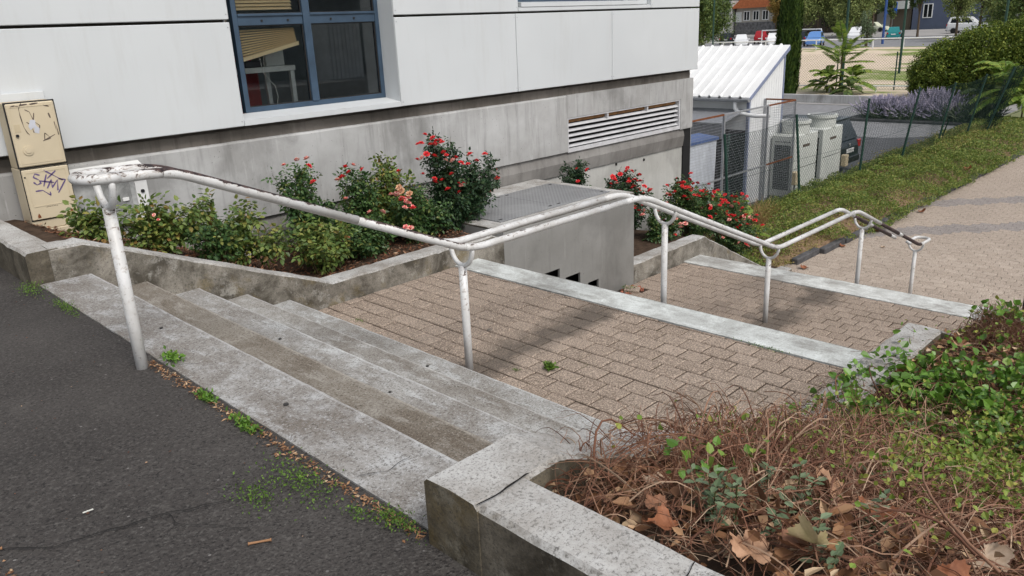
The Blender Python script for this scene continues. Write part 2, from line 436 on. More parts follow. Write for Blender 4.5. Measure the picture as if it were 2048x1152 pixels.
class MB:
    """mesh builder: boxes, prisms, tubes joined into ONE mesh"""
    def __init__(s): s.v = []; s.f = []; s.mi = []
    def add(s, vs, fs, mi=0):
        b = len(s.v); s.v += [tuple(p) for p in vs]; s.f += [tuple(b + i for i in f) for f in fs]; s.mi += [mi] * len(fs); return s
    def box(s, x0, x1, y0, y1, z0, z1, mi=0):
        return s.add([(x0, y0, z0), (x1, y0, z0), (x1, y1, z0), (x0, y1, z0), (x0, y0, z1), (x1, y0, z1), (x1, y1, z1), (x0, y1, z1)],
                     [(0, 3, 2, 1), (4, 5, 6, 7), (0, 1, 5, 4), (1, 2, 6, 5), (2, 3, 7, 6), (3, 0, 4, 7)], mi)
    def bbox(s, x0, x1, y0, y1, z0, z1, b=.004, mi=0):
        """box with chamfered edges"""
        V = []; idx = {}
        X = (x0, x1); Y = (y0, y1); Z = (z0, z1)
        for i in (0, 1):
            for j in (0, 1):
                for k in (0, 1):
                    sx = b if i == 0 else -b; sy = b if j == 0 else -b; sz = b if k == 0 else -b
                    idx[i, j, k] = len(V)
                    V += [(X[i], Y[j] + sy, Z[k] + sz), (X[i] + sx, Y[j], Z[k] + sz), (X[i] + sx, Y[j] + sy, Z[k])]
        F = []
        def q(a, ax): return idx[a] + ax
        for i in (0, 1):
            F.append([q((i, 0, 0), 0), q((i, 1, 0), 0), q((i, 1, 1), 0), q((i, 0, 1), 0)])
            F.append([q((0, i, 0), 1), q((1, i, 0), 1), q((1, i, 1), 1), q((0, i, 1), 1)])
            F.append([q((0, 0, i), 2), q((1, 0, i), 2), q((1, 1, i), 2), q((0, 1, i), 2)])
        for a in (0, 1):
            for c in (0, 1):
                F.append([q((a, c, 0), 0), q((a, c, 1), 0), q((a, c, 1), 1), q((a, c, 0), 1)])
                F.append([q((a, 0, c), 0), q((a, 1, c), 0), q((a, 1, c), 2), q((a, 0, c), 2)])
                F.append([q((0, a, c), 1), q((1, a, c), 1), q((1, a, c), 2), q((0, a, c), 2)])
        for kx in idx: F.append([idx[kx], idx[kx] + 1, idx[kx] + 2])
        cx = Vector(((x0 + x1) / 2, (y0 + y1) / 2, (z0 + z1) / 2))
        G = []
        for f in F:
            p = [Vector(V[i]) for i in f]; nn = (p[1] - p[0]).cross(p[2] - p[0])
            m = sum(p, Vector()) / len(p)
            G.append(f if nn.dot(m - cx) > 0 else f[::-1])
        return s.add(V, G, mi)
    def prism(s, poly, axis, a, b, mi=0):
        """polygon extruded along axis; poly in the other two coordinates, in cyclic order"""
        n = len(poly); o = [(axis + 1) % 3, (axis + 2) % 3]
        def P(p, t):
            v = [0, 0, 0]; v[axis] = t; v[o[0]] = p[0]; v[o[1]] = p[1]; return tuple(v)
        V = [P(p, a) for p in poly] + [P(p, b) for p in poly]
        F = [tuple(range(n))[::-1], tuple(range(n, 2 * n))] + [(i, (i + 1) % n, n + (i + 1) % n, n + i) for i in range(n)]
        return s.add(V, F, mi)
    def tube(s, pts, r, sides=10, cap=True, mi=0):
        V, F = tube_arrays([pts], r, sides, cap); return s.add(V, F, mi)
    def cyl(s, c, r, z0, z1, sides=20, r2=None, mi=0):
        r2 = r if r2 is None else r2
        V = []; 
        for z, rr in ((z0, r), (z1, r2)):
            V += [(c[0] + rr * math.cos(2 * math.pi * i / sides), c[1] + rr * math.sin(2 * math.pi * i / sides), z) for i in range(sides)]
        F = [(i, (i + 1) % sides, sides + (i + 1) % sides, sides + i) for i in range(sides)] + [tuple(range(sides))[::-1], tuple(range(sides, 2 * sides))]
        return s.add(V, F, mi)
    def disc_y(s, c, r, y0, y1, sides=24, mi=0):
        """cylinder along y"""
        V = []
        for y in (y0, y1): V += [(c[0] + r * math.cos(2 * math.pi * i / sides), y, c[1] + r * math.sin(2 * math.pi * i / sides)) for i in range(sides)]
        F = [(i, (i + 1) % sides, sides + (i + 1) % sides, sides + i) for i in range(sides)] + [tuple(range(sides))[::-1], tuple(range(sides, 2 * sides))]
        return s.add(V, F, mi)
    def mesh(s, name, smooth=False):
        me = bpy.data.meshes.new(name); me.from_pydata(s.v, [], s.f); me.update()
        if any(s.mi): me.polygons.foreach_set('material_index', s.mi)
        if smooth: me.polygons.foreach_set('use_smooth', [True] * len(s.f))
        return me
    def build(s, name, mat, parent=None, smooth=False, **k): return obj(name, s.mesh(name, smooth), mat, parent, **k)

def tube_arrays(paths, r, sides=6, cap=True):
    V = []; F = []
    for pts in paths:
        P = [Vector(p) for p in pts]; n = len(P); b = len(V)
        up = None
        for i in range(n):
            d = (P[min(i + 1, n - 1)] - P[max(i - 1, 0)]).normalized()
            if up is None: up = Vector((0, 0, 1)) if abs(d.z) < .9 else Vector((1, 0, 0))
            a = d.cross(up).normalized(); c = a.cross(d).normalized(); up = c
            rr = r[i] if isinstance(r, (list, tuple)) else r
            for k in range(sides):
                th = 2 * math.pi * k / sides
                V.append(tuple(P[i] + a * (rr * math.cos(th)) + c * (rr * math.sin(th))))
        for i in range(n - 1):
            for k in range(sides):
                k2 = (k + 1) % sides
                F.append((b + i * sides + k, b + (i + 1) * sides + k, b + (i + 1) * sides + k2, b + i * sides + k2))
        if cap:
            F.append(tuple(b + k for k in range(sides))); F.append(tuple(b + (n - 1) * sides + k for k in range(sides))[::-1])
    return V, F

def tubes(name, P, R, sides=3):
    """many thin tubes at once: P (N,S,3), R (N,) or (N,S)"""
    P = np.asarray(P, float); N, S, _ = P.shape
    R = np.asarray(R, float); R = np.repeat(R[:, None], S, 1) if R.ndim == 1 else R
    D = np.gradient(P, axis=1); D /= np.linalg.norm(D, axis=2, keepdims=True) + 1e-9
    ref = np.zeros_like(D); ref[..., 2] = 1; ref[np.abs(D[..., 2]) > .9] = (1, 0, 0)
    A = np.cross(D, ref); A /= np.linalg.norm(A, axis=2, keepdims=True) + 1e-9
    B = np.cross(A, D)
    th = 2 * np.pi * np.arange(sides) / sides
    V = P[:, :, None] + R[:, :, None, None] * (A[:, :, None] * np.cos(th)[None, None, :, None] + B[:, :, None] * np.sin(th)[None, None, :, None])
    base = np.arange(N * S * sides).reshape(N, S, sides)
    a = base[:, :-1]; b = base[:, 1:]
    F = np.stack([a, b, np.roll(b, -1, 2), np.roll(a, -1, 2)], -1).reshape(-1, 4)
    return np_mesh(name, V.reshape(-1, 3), F, sides > 3)

def unit(v): return v / (np.linalg.norm(v, axis=-1, keepdims=True) + 1e-9)
def leaves(name, P, D, U, L, W, fold=.25, six=False, curl=0.0):
    """many leaves at once: base points P, along D, facing U, length L, width W"""
    P = np.asarray(P, float); N = len(P); D = unit(np.asarray(D, float)); U = np.asarray(U, float)
    S = unit(np.cross(D, U)); U = np.cross(S, D)
    L = np.broadcast_to(np.asarray(L, float), (N,))[:, None]; W = np.broadcast_to(np.asarray(W, float), (N,))[:, None]
    tip = P + D * L - U * L * curl
    if six:
        l1 = P + D * L * .28 - S * W * .5 + U * W * fold; l2 = P + D * L * .66 - S * W * .42 + U * W * fold * .7 - U * L * curl * .4
        r1 = P + D * L * .28 + S * W * .5 + U * W * fold; r2 = P + D * L * .66 + S * W * .42 + U * W * fold * .7 - U * L * curl * .4
        V = np.stack([P, r1, r2, tip, l2, l1], 1).reshape(-1, 3)
        b = (np.arange(N) * 6)[:, None]
        F = np.concatenate([b + np.array([[0, 1, 2, 3]]), b + np.array([[0, 3, 4, 5]])], 0)
    else:
        m = P + D * L * .45
        V = np.stack([P, m + S * W * .5 + U * W * fold, tip, m - S * W * .5 + U * W * fold], 1).reshape(-1, 3)
        b = (np.arange(N) * 4)[:, None]
        F = np.concatenate([b + np.array([[0, 1, 2]]), b + np.array([[0, 2, 3]])], 0)
    return np_mesh(name, V, F)

def rdir(n, zb=0.0, rng=RNG):
    v = rng.normal(size=(n, 3)); v[:, 2] += zb; return unit(v)

def wob(p, sc, amp, seed=0.0):
    return amp * mnoise.noise(Vector((p[0] * sc + seed, p[1] * sc, p[2] * sc)))

def interp(pts, x):
    for (a, za), (b, zb) in zip(pts, pts[1:]):
        if x <= b: return za + (zb - za) * max(0, (x - a)) / (b - a)
    return pts[-1][1]

def extrude(name, sec, ts, axis, amp=.004, sc=9.0, chip=.0, seed=0., alt=()):
    """sec(t) -> list of cross-section points (3D tuples); joined into a worn, slightly uneven solid"""
    V = []; n = None
    for tt in ts:
        S = sec(tt); n = len(S)
        for j, p in enumerate(S):
            a = Vector(p)
            if amp:
                d = mnoise.noise_vector(Vector((a.x * sc + seed, a.y * sc, a.z * sc)))
                a = a + d * amp
                if chip and j in (1, 2, n - 3, n - 2):
                    q = mnoise.noise(Vector((a.x * 7 + seed, a.y * 7, 3.1)))
                    if q > .25: a.z -= chip * (q - .25)
            V.append(tuple(a))
    F = []; MI = []
    for i in range(len(ts) - 1):
        for j in range(n):
            j2 = (j + 1) % n
            F.append((i * n + j, i * n + j2, (i + 1) * n + j2, (i + 1) * n + j)); MI.append(1 if j in alt else 0)
    F.append(tuple(range(n))[::-1]); F.append(tuple((len(ts) - 1) * n + j for j in range(n))); MI += [0, 0]
    me = bpy.data.meshes.new(name); me.from_pydata(V, [], F); me.update()
    if alt: me.polygons.foreach_set('material_index', MI)
    import bmesh
    bm = bmesh.new(); bm.from_mesh(me); bmesh.ops.recalc_face_normals(bm, faces=bm.faces); bm.to_mesh(me); bm.free()
    return me

def frange(a, b, st):
    n = max(1, int(round(abs(b - a) / st))); return [a + (b - a) * i / n for i in range(n + 1)]

def sheet(name, pts, mat, kd='structure'):
    me = bpy.data.meshes.new(name); me.from_pydata(pts, [], [tuple(range(len(pts)))]); me.update()
    o = obj(name, me, mat); o['kind'] = kd; return o

# ------------------------------------------------------------------ levels
YW, YR = 6.18, 1.77                     # stair sides
NOS1 = [1.355, 1.71, 2.09, 2.485, 2.885, 3.28]
Z1, Z2, Z3 = -.815, -1.87, -3.05
PROF = [(1.0, .25), (1.69, .25), (3.73, -.6), (5.83, -.6), (8.15, -1.6), (10.37, -1.6), (12.9, -2.86), (13.4, -2.9), (40, -2.9)]
def prof(x): return interp(PROF, x)
GP = [(-500, -3.09), (43, -3.09), (78, -1.89), (105, -1.89), (130, -1.49), (220, -1.0), (900, 4.0)]
def ground_z(x): return interp(GP, x)

# terrain: one sheet to the horizon, following the far slope
xs = [-400, -60, 12.0, 43, 60, 78, 105, 130, 220, 900]
V = []; F = []
for x in xs: V += [(x, -700, ground_z(x) - .03), (x, 900, ground_z(x) - .03)]
for i in range(len(xs) - 1): F.append((2 * i, 2 * i + 2, 2 * i + 3, 2 * i + 1))
me = bpy.data.meshes.new('terrain'); me.from_pydata(V, [], F); me.update()
kind(obj('terrain', me, 'terrain'), 'structure')

# upper asphalt (subdivided, gently uneven)
nx, ny = 46, 100
V = []; F = []
for i in range(nx + 1):
    for j in range(ny + 1):
        x = -9 + (1.36 + 9) * i / nx; y = -9 + 17.0 * j / ny
        e = min(1, (1.36 - x) / .25)
        V.append((x, y, e * .014 * mnoise.noise(Vector((x * .7, y * .7, 0))) - .004))
for i in range(nx):
    for j in range(ny):
        a = i * (ny + 1) + j; F.append((a, a + ny + 1, a + ny + 2, a + 1))
me = bpy.data.meshes.new('asphalt_pavement'); me.from_pydata(V, [], F); me.update()
me.polygons.foreach_set('use_smooth', [True] * len(F))
asph = kind(obj('asphalt_pavement', me, 'asphalt'), 'structure')
# retaining face under the asphalt edge so that the upper terrace is a solid step
kind(MB().box(-9, 1.30, -9, 8.0, -3.05, -.03).build('terrace_base', 'joint_soil'), 'structure')
# cracks: narrow dark fissures in the asphalt
def crack(pts, wd, name, parent, mat='dark_gap', z=.006):
    P = []
    for (a, b) in zip(pts, pts[1:]):
        for k in range(8):
            q = Vector(a).lerp(Vector(b), k / 8); q += Vector((wob(q, 16, .014), wob(q, 16, .014, 9), 0)); P.append(q)
    P.append(Vector(pts[-1])); V = []; F = []
    for i, p in enumerate(P):
        d = (P[min(i + 1, len(P) - 1)] - P[max(0, i - 1)]).normalized(); n_ = Vector((-d.y, d.x, 0))
        ww = wd * (.45 + .9 * abs(mnoise.noise(p * 11))) * (1 if 0 < i < len(P) - 1 else .1)
        V += [tuple(p + n_ * ww + Vector((0, 0, z))), tuple(p - n_ * ww + Vector((0, 0, z)))]
    for i in range(len(P) - 1): F.append((2 * i, 2 * i + 1, 2 * i + 3, 2 * i + 2))
    me = bpy.data.meshes.new(name); me.from_pydata(V, [], F); me.update(); return obj(name, me, mat, parent)

# ------------------------------------------------------------------ stairs
def flight(name, nos, ztop, rise, label, y0, y1, band_first, tints, zb):
    r = root(name, (nos[0], (y0 + y1) / 2, zb), label, 'stairs')
    for i in range(len(nos) - 1):
        x0, x1 = nos[i], nos[i + 1]; zt = ztop - rise * i
        b = .012
        last = i == len(nos) - 2
        def sec(y, x0=x0, x1=x1, zt=zt):
            xa = x0 + .0; sag = -.006
            return [(xa, y, zt - .30), (xa, y, zt - .004), (xa + .02, y, zt), ((xa + x1) / 2, y, zt + sag * .5), (x1 - .020 - .006 * mnoise.noise(Vector((y * 9, x1, 0))), y, zt), (x1 - b, y, zt), (x1 - b * .3, y, zt - b * .3), (x1, y, zt - b), (x1 - .012, y, zt - .30)]
        me = extrude('step', sec, frange(y0, y1, .07), 1, .0035, 8, .0, i * 3.7 + nos[0], () if band_first else (4, 5, 6))
        obj('step', me, 'band_concrete' if (band_first and i == 0) else ['step_concrete', 'step_nosing'], r, color=tints[i])
    return r
f1 = flight('concrete_stairs', NOS1, .008, .163, 'upper flight of worn grey concrete steps beside the dark asphalt', YR - .16, YW + .06, False,
       [(1.05, 1.05, 1.06), (.80, .745, .67), (1.12, 1.13, 1.14), (1.0, .99, .97), (1.14, 1.16, 1.17)], Z1)
NOS2 = [5.25] + [5.61 + .350 * i for i in range(7)]
flight('concrete_stairs', NOS2, Z1 + .006, .15, 'middle flight of steps below the pale band beside the steel-covered concrete box', YR - .16, YW + .03, True,
       [(1.05, 1.07, 1.06)] + [(.95, .95, .95)] * 6, Z2)
NOS3 = [9.78] + [10.25 + .385 * i for i in range(7)]
flight('concrete_stairs', NOS3, Z2 + .006, .168, 'lowest flight of steps below the farthest pale band, down to the plaza', YR - .16, YW + .03, True,
       [(1.12, 1.12, 1.1)] + [(.95, .95, .95)] * 6, Z3)
# small dark spots and cracks on the first flight
ordn = ['first', 'second', 'third', 'fourth', 'fifth']
for (x, y, z, r_, st, sd) in [(1.52, 3.05, .012, .012, 0, 'nearer the low wall'), (1.56, 4.55, .012, .010, 0, 'nearer the rose bed'), (2.32, 4.6, -.316, .011, 2, 'nearer the rose bed'), (2.30, 3.35, -.316, .009, 2, 'nearer the low wall'), (3.07, 2.60, -.642, .013, 4, 'nearer the low wall'), (3.12, 4.05, -.642, .011, 4, 'nearer the rose bed'), (2.68, 3.9, -.479, .009, 3, 'nearer the rose bed'), (2.66, 2.75, -.479, .009, 3, 'nearer the low wall')]:
    thing(MB().cyl((x, y), r_, z - .004, z + .002, 10).build('gum_spot', 'gum_grey'), 'flat dark gum spot on the %s upper step, %s' % (ordn[st], sd), 'gum spot', 'gum spots on the upper steps')
crack([(1.36, 2.28, .010), (1.48, 2.22, .009), (1.60, 2.24, .009)], .0022, 'crack', f1)
crack([(1.37, 3.9, .012), (1.5, 3.8, .012)], .002, 'crack', f1)

# ------------------------------------------------------------------ paved landings and plaza
PX, PY, GAP = .175, .211, .0105
def paver_mesh(w, h, kink=0.0):
    """bevelled paver, base at z 0 below its top face"""
    b = .009; t_ = .05
    if kink: out = [(0, 0), (w, 0), (w + kink, h / 2), (w, h), (0, h), (kink, h / 2)]
    else: out = [(0, 0), (w, 0), (w, h), (0, h)]
    c = (sum(p[0] for p in out) / len(out), sum(p[1] for p in out) / len(out))
    n = len(out); inn = [(c[0] + (p[0] - c[0]) * (1 - 2 * b / w), c[1] + (p[1] - c[1]) * (1 - 2 * b / h)) for p in out]
    V = [(p[0], p[1], -t_) for p in out] + [(p[0], p[1], -b * .7) for p in out] + [(p[0], p[1], 0) for p in inn]
    F = [(k * n + i, k * n + (i + 1) % n, (k + 1) * n + (i + 1) % n, (k + 1) * n + i) for k in (0, 1) for i in range(n)] + [tuple(range(2 * n, 3 * n))]
    me = bpy.data.meshes.new('paver'); me.from_pydata(V, [], F); me.update(); return me

def landing(name, x0, x1, y0, y1, z, label, holes=()):
    base = obj(name, MB().box(x0, x1, y0, y1, z - .35, z - .012).mesh(name), 'joint_soil')
    kind(base, 'structure', label)
    cache = {}; cnt = 0; r_ = random.Random(int(x0 * 10))
    row = 0; x = x0 + .004
    while x < x1 - .03:
        wx = min(PX, x1 - x) - GAP
        y = y0 - (PY * .5 if row % 2 else 0)
        while y < y1 - .02:
            a = max(y, y0); b_ = min(y + PY, y1); wy = b_ - a - GAP
            if wy > .03 and not any(hx0 < x < hx1 and hy0 < a < hy1 for hx0, hx1, hy0, hy1 in holes):
                k = (round(wx, 3), round(wy, 3))
                if k not in cache: cache[k] = paver_mesh(wx, wy)
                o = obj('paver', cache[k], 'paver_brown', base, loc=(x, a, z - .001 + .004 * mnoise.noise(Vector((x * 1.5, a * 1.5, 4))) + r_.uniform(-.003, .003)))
                o.rotation_euler = (r_.uniform(-.005, .005), r_.uniform(-.005, .005), r_.uniform(-.004, .004)); cnt += 1
            y += PY
        x += PX; row += 1
    return base
land1 = landing('upper_landing', 3.285, 5.245, YR - .02, YW - .003, Z1, 'upper paved landing')
land2 = landing('lower_landing', 7.715, 9.775, YR - .02, YW - .003, Z2, 'lower paved landing', holes=((7.7, 8.35, 5.86, 6.3),))
# broken corner of the lower landing: a lifted paver and red rubble
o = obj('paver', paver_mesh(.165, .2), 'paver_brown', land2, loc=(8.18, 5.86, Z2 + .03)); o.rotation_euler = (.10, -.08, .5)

# plaza of kinked pavers
plz = kind(obj('paved_plaza', MB().box(12.56, 48, -14, 6.9, Z3 - .3, Z3 - .012).mesh('paved_plaza'), 'joint_soil'), 'structure')
pw, ph = .20, .235
pm = paver_mesh(pw - .006, ph - .006, .0)
pm = None
def plaza_poly(w, h, k):
    return [(0, 0), (w * .5, -k), (w, 0), (w, h), (w * .5, h - k), (0, h)]
def plaza_mesh():
    w_, h_, k = pw - .007, ph - .007, .022
    out = plaza_poly(w_, h_, k); n = 6; b = .006
    c = (w_ / 2, h_ / 2); inn = [(c[0] + (p[0] - c[0]) * .94, c[1] + (p[1] - c[1]) * .95) for p in out]
    V = [(p[0], p[1], -.04) for p in out] + [(p[0], p[1], -.004) for p in out] + [(p[0], p[1], 0) for p in inn]
    F = [(kk * n + i, kk * n + (i + 1) % n, (kk + 1) * n + (i + 1) % n, (kk + 1) * n + i) for kk in (0, 1) for i in range(n)] + [tuple(range(2 * n, 3 * n))]
    me = bpy.data.meshes.new('paver'); me.from_pydata(V, [], F); me.update(); return me
pl_l, pl_d = plaza_mesh(), plaza_mesh()
cells = []
i = 0; x = 12.57
CRm = Matrix(CR)
while x < 34:
    y = -5.0 - (ph * .5 if i % 2 else 0)
    while y < 6.45:
        q = CRm.transposed() @ Vector((x + .1, y + .1, Z3 - 1.6)); u, v_ = q.x / -q.z, q.y / -q.z
        if abs(u) < 1.15 and abs(v_) < .7:
            # hidden behind the lowest flight and the landing edge?
            tt = (10.25 - 0) / (x + .1); zz = 1.6 + (Z3 - 1.6) * tt; yy = (y + .1) * tt
            cells.append((x, y, abs(u) < .66 and (zz > Z2 + .02 or yy > YW)))
        y += ph
    x += pw; i += 1
near = sorted([c for c in cells if c[2]], key=lambda c: c[0] ** 2 + c[1] ** 2)[:300]
nset = set((c[0], c[1]) for c in near)
def darkband(x, y): s_ = x + y; return 22.9 < s_ < 23.85 or 26.45 < s_ < 27.35
rr = random.Random(5)
for (x, y, _) in near:
    dk = darkband(x, y)
    obj('paver', pl_d if dk else pl_l, 'paver_dark' if dk else 'paver_plaza', plz, loc=(x, y, Z3 + rr.uniform(-.002, .002)))
tv = np.array([v.co[:] for v in pl_l.vertices]); tq = np.array([list(p.vertices) for p in pl_l.polygons if len(p.vertices) == 4])
tc = np.array([[12, 13, 14, 15], [12, 15, 16, 17]])
tf = np.concatenate([tq, tc])
rest = np.array([(c[0], c[1]) for c in cells if (c[0], c[1]) not in nset])
off = np.concatenate([rest, Z3 + RNG.uniform(-.002, .002, (len(rest), 1))], 1)
V = (tv[None] + off[:, None]).reshape(-1, 3)
F = (tf[None] + (np.arange(len(rest)) * len(tv))[:, None, None]).reshape(-1, 4)
dk = np.array([darkband(a, b) for a, b in rest]).astype(int)
o = obj('paver_field', np_mesh('paver_field', V, F, False, np.repeat(dk, len(tf))), ['paver_plaza', 'paver_dark'], plz); o['kind'] = 'stuff'

kind(MB().box(12.6, 47.9, -13.9, -5.3, Z3 - .02, Z3 - .002).build('plaza_margin', 'paver_plaza'), 'structure')
kind(MB().box(34.1, 47.9, -5.28, 6.0, Z3 - .02, Z3 - .002).build('plaza_margin', 'paver_plaza'), 'structure')
# ------------------------------------------------------------------ planter walls
def wall_x(name, ya, yb, xa, xb, zb, label, mat='wall_concrete', P=None, color=(1, 1, 1), parent=None):
    f = P or prof
    ts = sorted(set(frange(xa, xb, .06) + [p[0] for p in PROF if xa < p[0] < xb]))
    def sec(x):
        zt = f(x); b = .016; z0 = zb(x) if callable(zb) else zb
        return [(x, ya, z0), (x, ya, zt - b), (x, ya + b, zt), (x, (ya + yb) / 2, zt + .003), (x, yb - b, zt), (x, yb, zt - b), (x, yb, z0)]
    me = extrude(name, sec, ts, 0, .006, 6, .03, ya)
    o = obj(name, me, mat, parent, color=color)
    if label: thing(o, label, 'wall')
    return o
def wall_y(name, xa, xb, ya, yb, zb, zt, label, color=(1, 1, 1)):
    def sec(y):
        b = .018
        return [(xa, y, zb), (xa, y, zt - b), (xa + b, y, zt), ((xa + xb) / 2, y, zt + .003), (xb - b, y, zt), (xb, y, zt - b), (xb, y, zb)]
    return thing(obj(name, extrude(name, sec, frange(ya, yb, .06), 1, .006, 6, .03, xa + ya), 'wall_concrete', color=color), label, 'wall')
low = lambda x: interp([(0, -.4), (3.3, -1.15), (5.3, -1.15), (8, -2.2), (10, -2.2), (12.6, -3.3), (60, -3.3)], x)
wall_x('planter_wall', YW, YW + .24, 1.46, 6.0, low, 'stained sloping concrete planter wall between the upper steps and the rose bed')
wall_x('planter_wall', YW + .01, YW + .25, 8.503, 13.5, low, 'concrete planter wall beyond the concrete box, sloping down towards the plaza')
wall_x('planter_wall', YR - .25, YR, 1.309, 13.3, low, 'pale cracked concrete cheek wall edging the dry brush bed beside the steps', color=(.6, .56, .48))
wall_y('planter_wall', 1.312, 1.54, YR - .18, -6.0, -.4, .247, 'low concrete wall in front of the dry brush bed, facing the asphalt', (.58, .55, .50))
wall_y('planter_wall', 1.31, 1.54, YW + .004, 8.3, -.4, .247, 'short concrete wall ending beside the cream cabinet, facing the asphalt', (.55, .52, .46))
# open joint between cheek and front wall
crk = root('wall_joint', (1.3, 1.5, .25), 'dark cracked joint across the corner of the near low wall', 'crack')
crack([(1.312, 1.52, .250), (1.42, 1.515, .250), (1.545, 1.52, .250)], .006, 'fissure', crk)
crack([(1.33, .93, .247), (1.42, .88, .247), (1.52, .9, .247)], .0025, 'fissure', crk)

# concrete box with steel lids; notches cut where the stair ends run under it
BX0, BX1 = 6.003, 8.50
box_r = root('concrete_chamber', (7.2, 7.0, -2), 'big grey concrete box with chequered steel lids beside the middle steps', 'concrete box')
front = MB()
# front face built as cells round three notches
notches = [(6.62, 6.95, -1.46, -1.265), (7.06, 7.345, -1.60, -1.415), (7.50, 7.72, -1.74, -1.60)]
yf, yb_ = YW - .002, YW + .03
xcuts = [BX0] + [v for n_ in notches for v in n_[:2]] + [BX1]
for a, b in zip(xcuts[::2], xcuts[1::2]): front.box(a, b, yf, yb_, -2.3, -.60)
for a, b, c_, d_ in notches:
    front.box(a, b, yf, yb_, d_, -.60)
    front.box(a, b, yf, yb_, -2.3, c_)
front.build('front_wall', 'render_grey', box_r)
m = MB(); m.box(BX0 + .13, BX1 - .13, yb_ + .25, 7.98, -2.3, -1.0); m.build('void', 'dark_gap', box_r)
m = MB(); m.box(BX0, BX0 + .12, YW + .032, 7.99, -2.3, -.602); m.build('side_wall', 'render_grey', box_r)
m = MB(); m.box(BX1 - .12, BX1 - .002, YW + .032, 7.99, -2.3, -.602); m.build('side_wall', 'render_grey', box_r)
top = MB()
for (a, b, c_, d_) in [(BX0, BX1, YW - .004, 6.46), (BX0, BX1, 7.58, 8.0), (BX0, 6.24, 6.463, 7.577), (8.36, BX1, 6.463, 7.577)]: top.bbox(a, b, c_, d_, -.6, -.572, .008)
top.build('rim', 'wall_concrete', box_r, color=(.9, .87, .83))
for a, b in ((6.25, 7.298), (7.304, 8.35)):
    l_ = MB().bbox(a, b, 6.47, 7.57, -.585, -.566, .003).build('steel_lid', 'checker_steel', box_r)
    for (x, y) in ((a + .08, 6.55), (b - .08, 6.55), (a + .08, 7.49), (b - .08, 7.49)):
        m = MB(); m.bbox(x - .03, x + .03, y - .014, y + .014, -.568, -.5645, .001); m.build('lifting_slot', 'dark_gap', l_)
rr = random.Random(3); m = MB()
for k in range(70):
    x, y = 7.8 + rr.uniform(0, .6), 5.92 + rr.uniform(-.05, .22); s_ = rr.uniform(.008, .028)
    m.bbox(x - s_, x + s_, y - s_ * .7, y + s_ * .7, Z2 - .02, Z2 - .01 + s_ * 1.2, s_ * .3)
kind(m.build('red_rubble', 'rubble_red'), 'stuff', 'red crumbled rubble in the corner below the concrete box', 'rubble')

# soil beds
def bed(name, xa, xb, ya, yb, zf, mat, nx=50, ny=20):
    V = []; F = []
    for i in range(nx + 1):
        for j in range(ny + 1):
            x = xa + (xb - xa) * i / nx; y = ya + (yb - ya) * j / ny
            V.append((x, y, zf(x, y) + .025 * mnoise.noise(Vector((x * 5, y * 5, 1)))))
    for i in range(nx):
        for j in range(ny):
            a = i * (ny + 1) + j; F.append((a, a + ny + 1, a + ny + 2, a + 1))
    me = bpy.data.meshes.new(name); me.from_pydata(V, [], F); me.update()
    return kind(obj(name, me, mat), 'structure')
def soilL(x, y): return prof(x) - .055 - .01 * (y - 6.4)
def soilR(x, y): return prof(x) - .10 + .13 * min(1.6, max(0, 1.5 - y)) - (.09 * max(0, 1 - (x - 1.5) / .5) if x < 2 else 0)
bed('rose_bed', 1.5, 6.02, 6.35, 8.25, soilL, 'soil_brown')
bed('rose_bed', 8.48, 13.6, 6.36, 8.3, soilL, 'soil_brown')
bed('brush_bed', 1.5, 14.5, -6, 1.6, soilR, 'soil_brown', 90, 50)

# bark mulch on the rose bed
n = 5200
x = RNG.uniform(1.7, 6.0, n); y = RNG.uniform(6.44, 7.9, n)
z = np.array([soilL(a, b) for a, b in zip(x, y)]) + RNG.uniform(.004, .028, n)
D = rdir(n); D[:, 2] *= .25; U = rdir(n, 2.5)
kind(obj('bark_mulch', leaves('bark_mulch', np.stack([x, y, z], 1), D, U, RNG.uniform(.02, .065, n), RNG.uniform(.008, .02, n), .1), 'mulch_chip'), 'stuff', 'reddish brown bark mulch on the rose bed', 'mulch')

# ------------------------------------------------------------------ building
YP = 7.92
bld = root('office_building', (6, 8.1, -3), 'grey concrete building clad in white metal panels with blue-framed windows', 'building')
def panel(x0, x1, z0, z1, y0=YP, y1=None, mat='white_panel'):
    p = MB().bbox(x0 + .004, x1 - .004, y0, y1 or y0 + .10, z0, z1, .006).build('wall_panel', mat, bld)
    m = MB()
    for x in (x0 + .03, x1 - .03):
        for z in ((z0 + .05, z1 - .05) if z1 - z0 < 1.3 else (z0 + .05,)):
            m.disc_y((x, z), .006, y0 - .0025, y0 + .002, 8)
    m.build('rivet', 'galvanized', p)['kind'] = 'stuff'
    return p
ZJ0, ZJ1 = 1.785, 1.812
for a, b in ((-3.0, -.2), (-.2, 1.79), (1.79, 3.965)): panel(a, b, .742, ZJ0)
for a, b in ((6.05, 8.135), (8.135, 10.30), (10.30, 12.83)): panel(a, b, .742, ZJ0)
for a, b in ((-3.0, .7), (.7, 3.965)): panel(a, b, ZJ1, 3.4)
panel(6.05, 8.20, ZJ1, 3.4); panel(11.345, 12.83, ZJ1, 3.4)
panel(8.20, 11.345, ZJ1, 1.868)
panel(-3, 12.83, 3.44, 4.6)
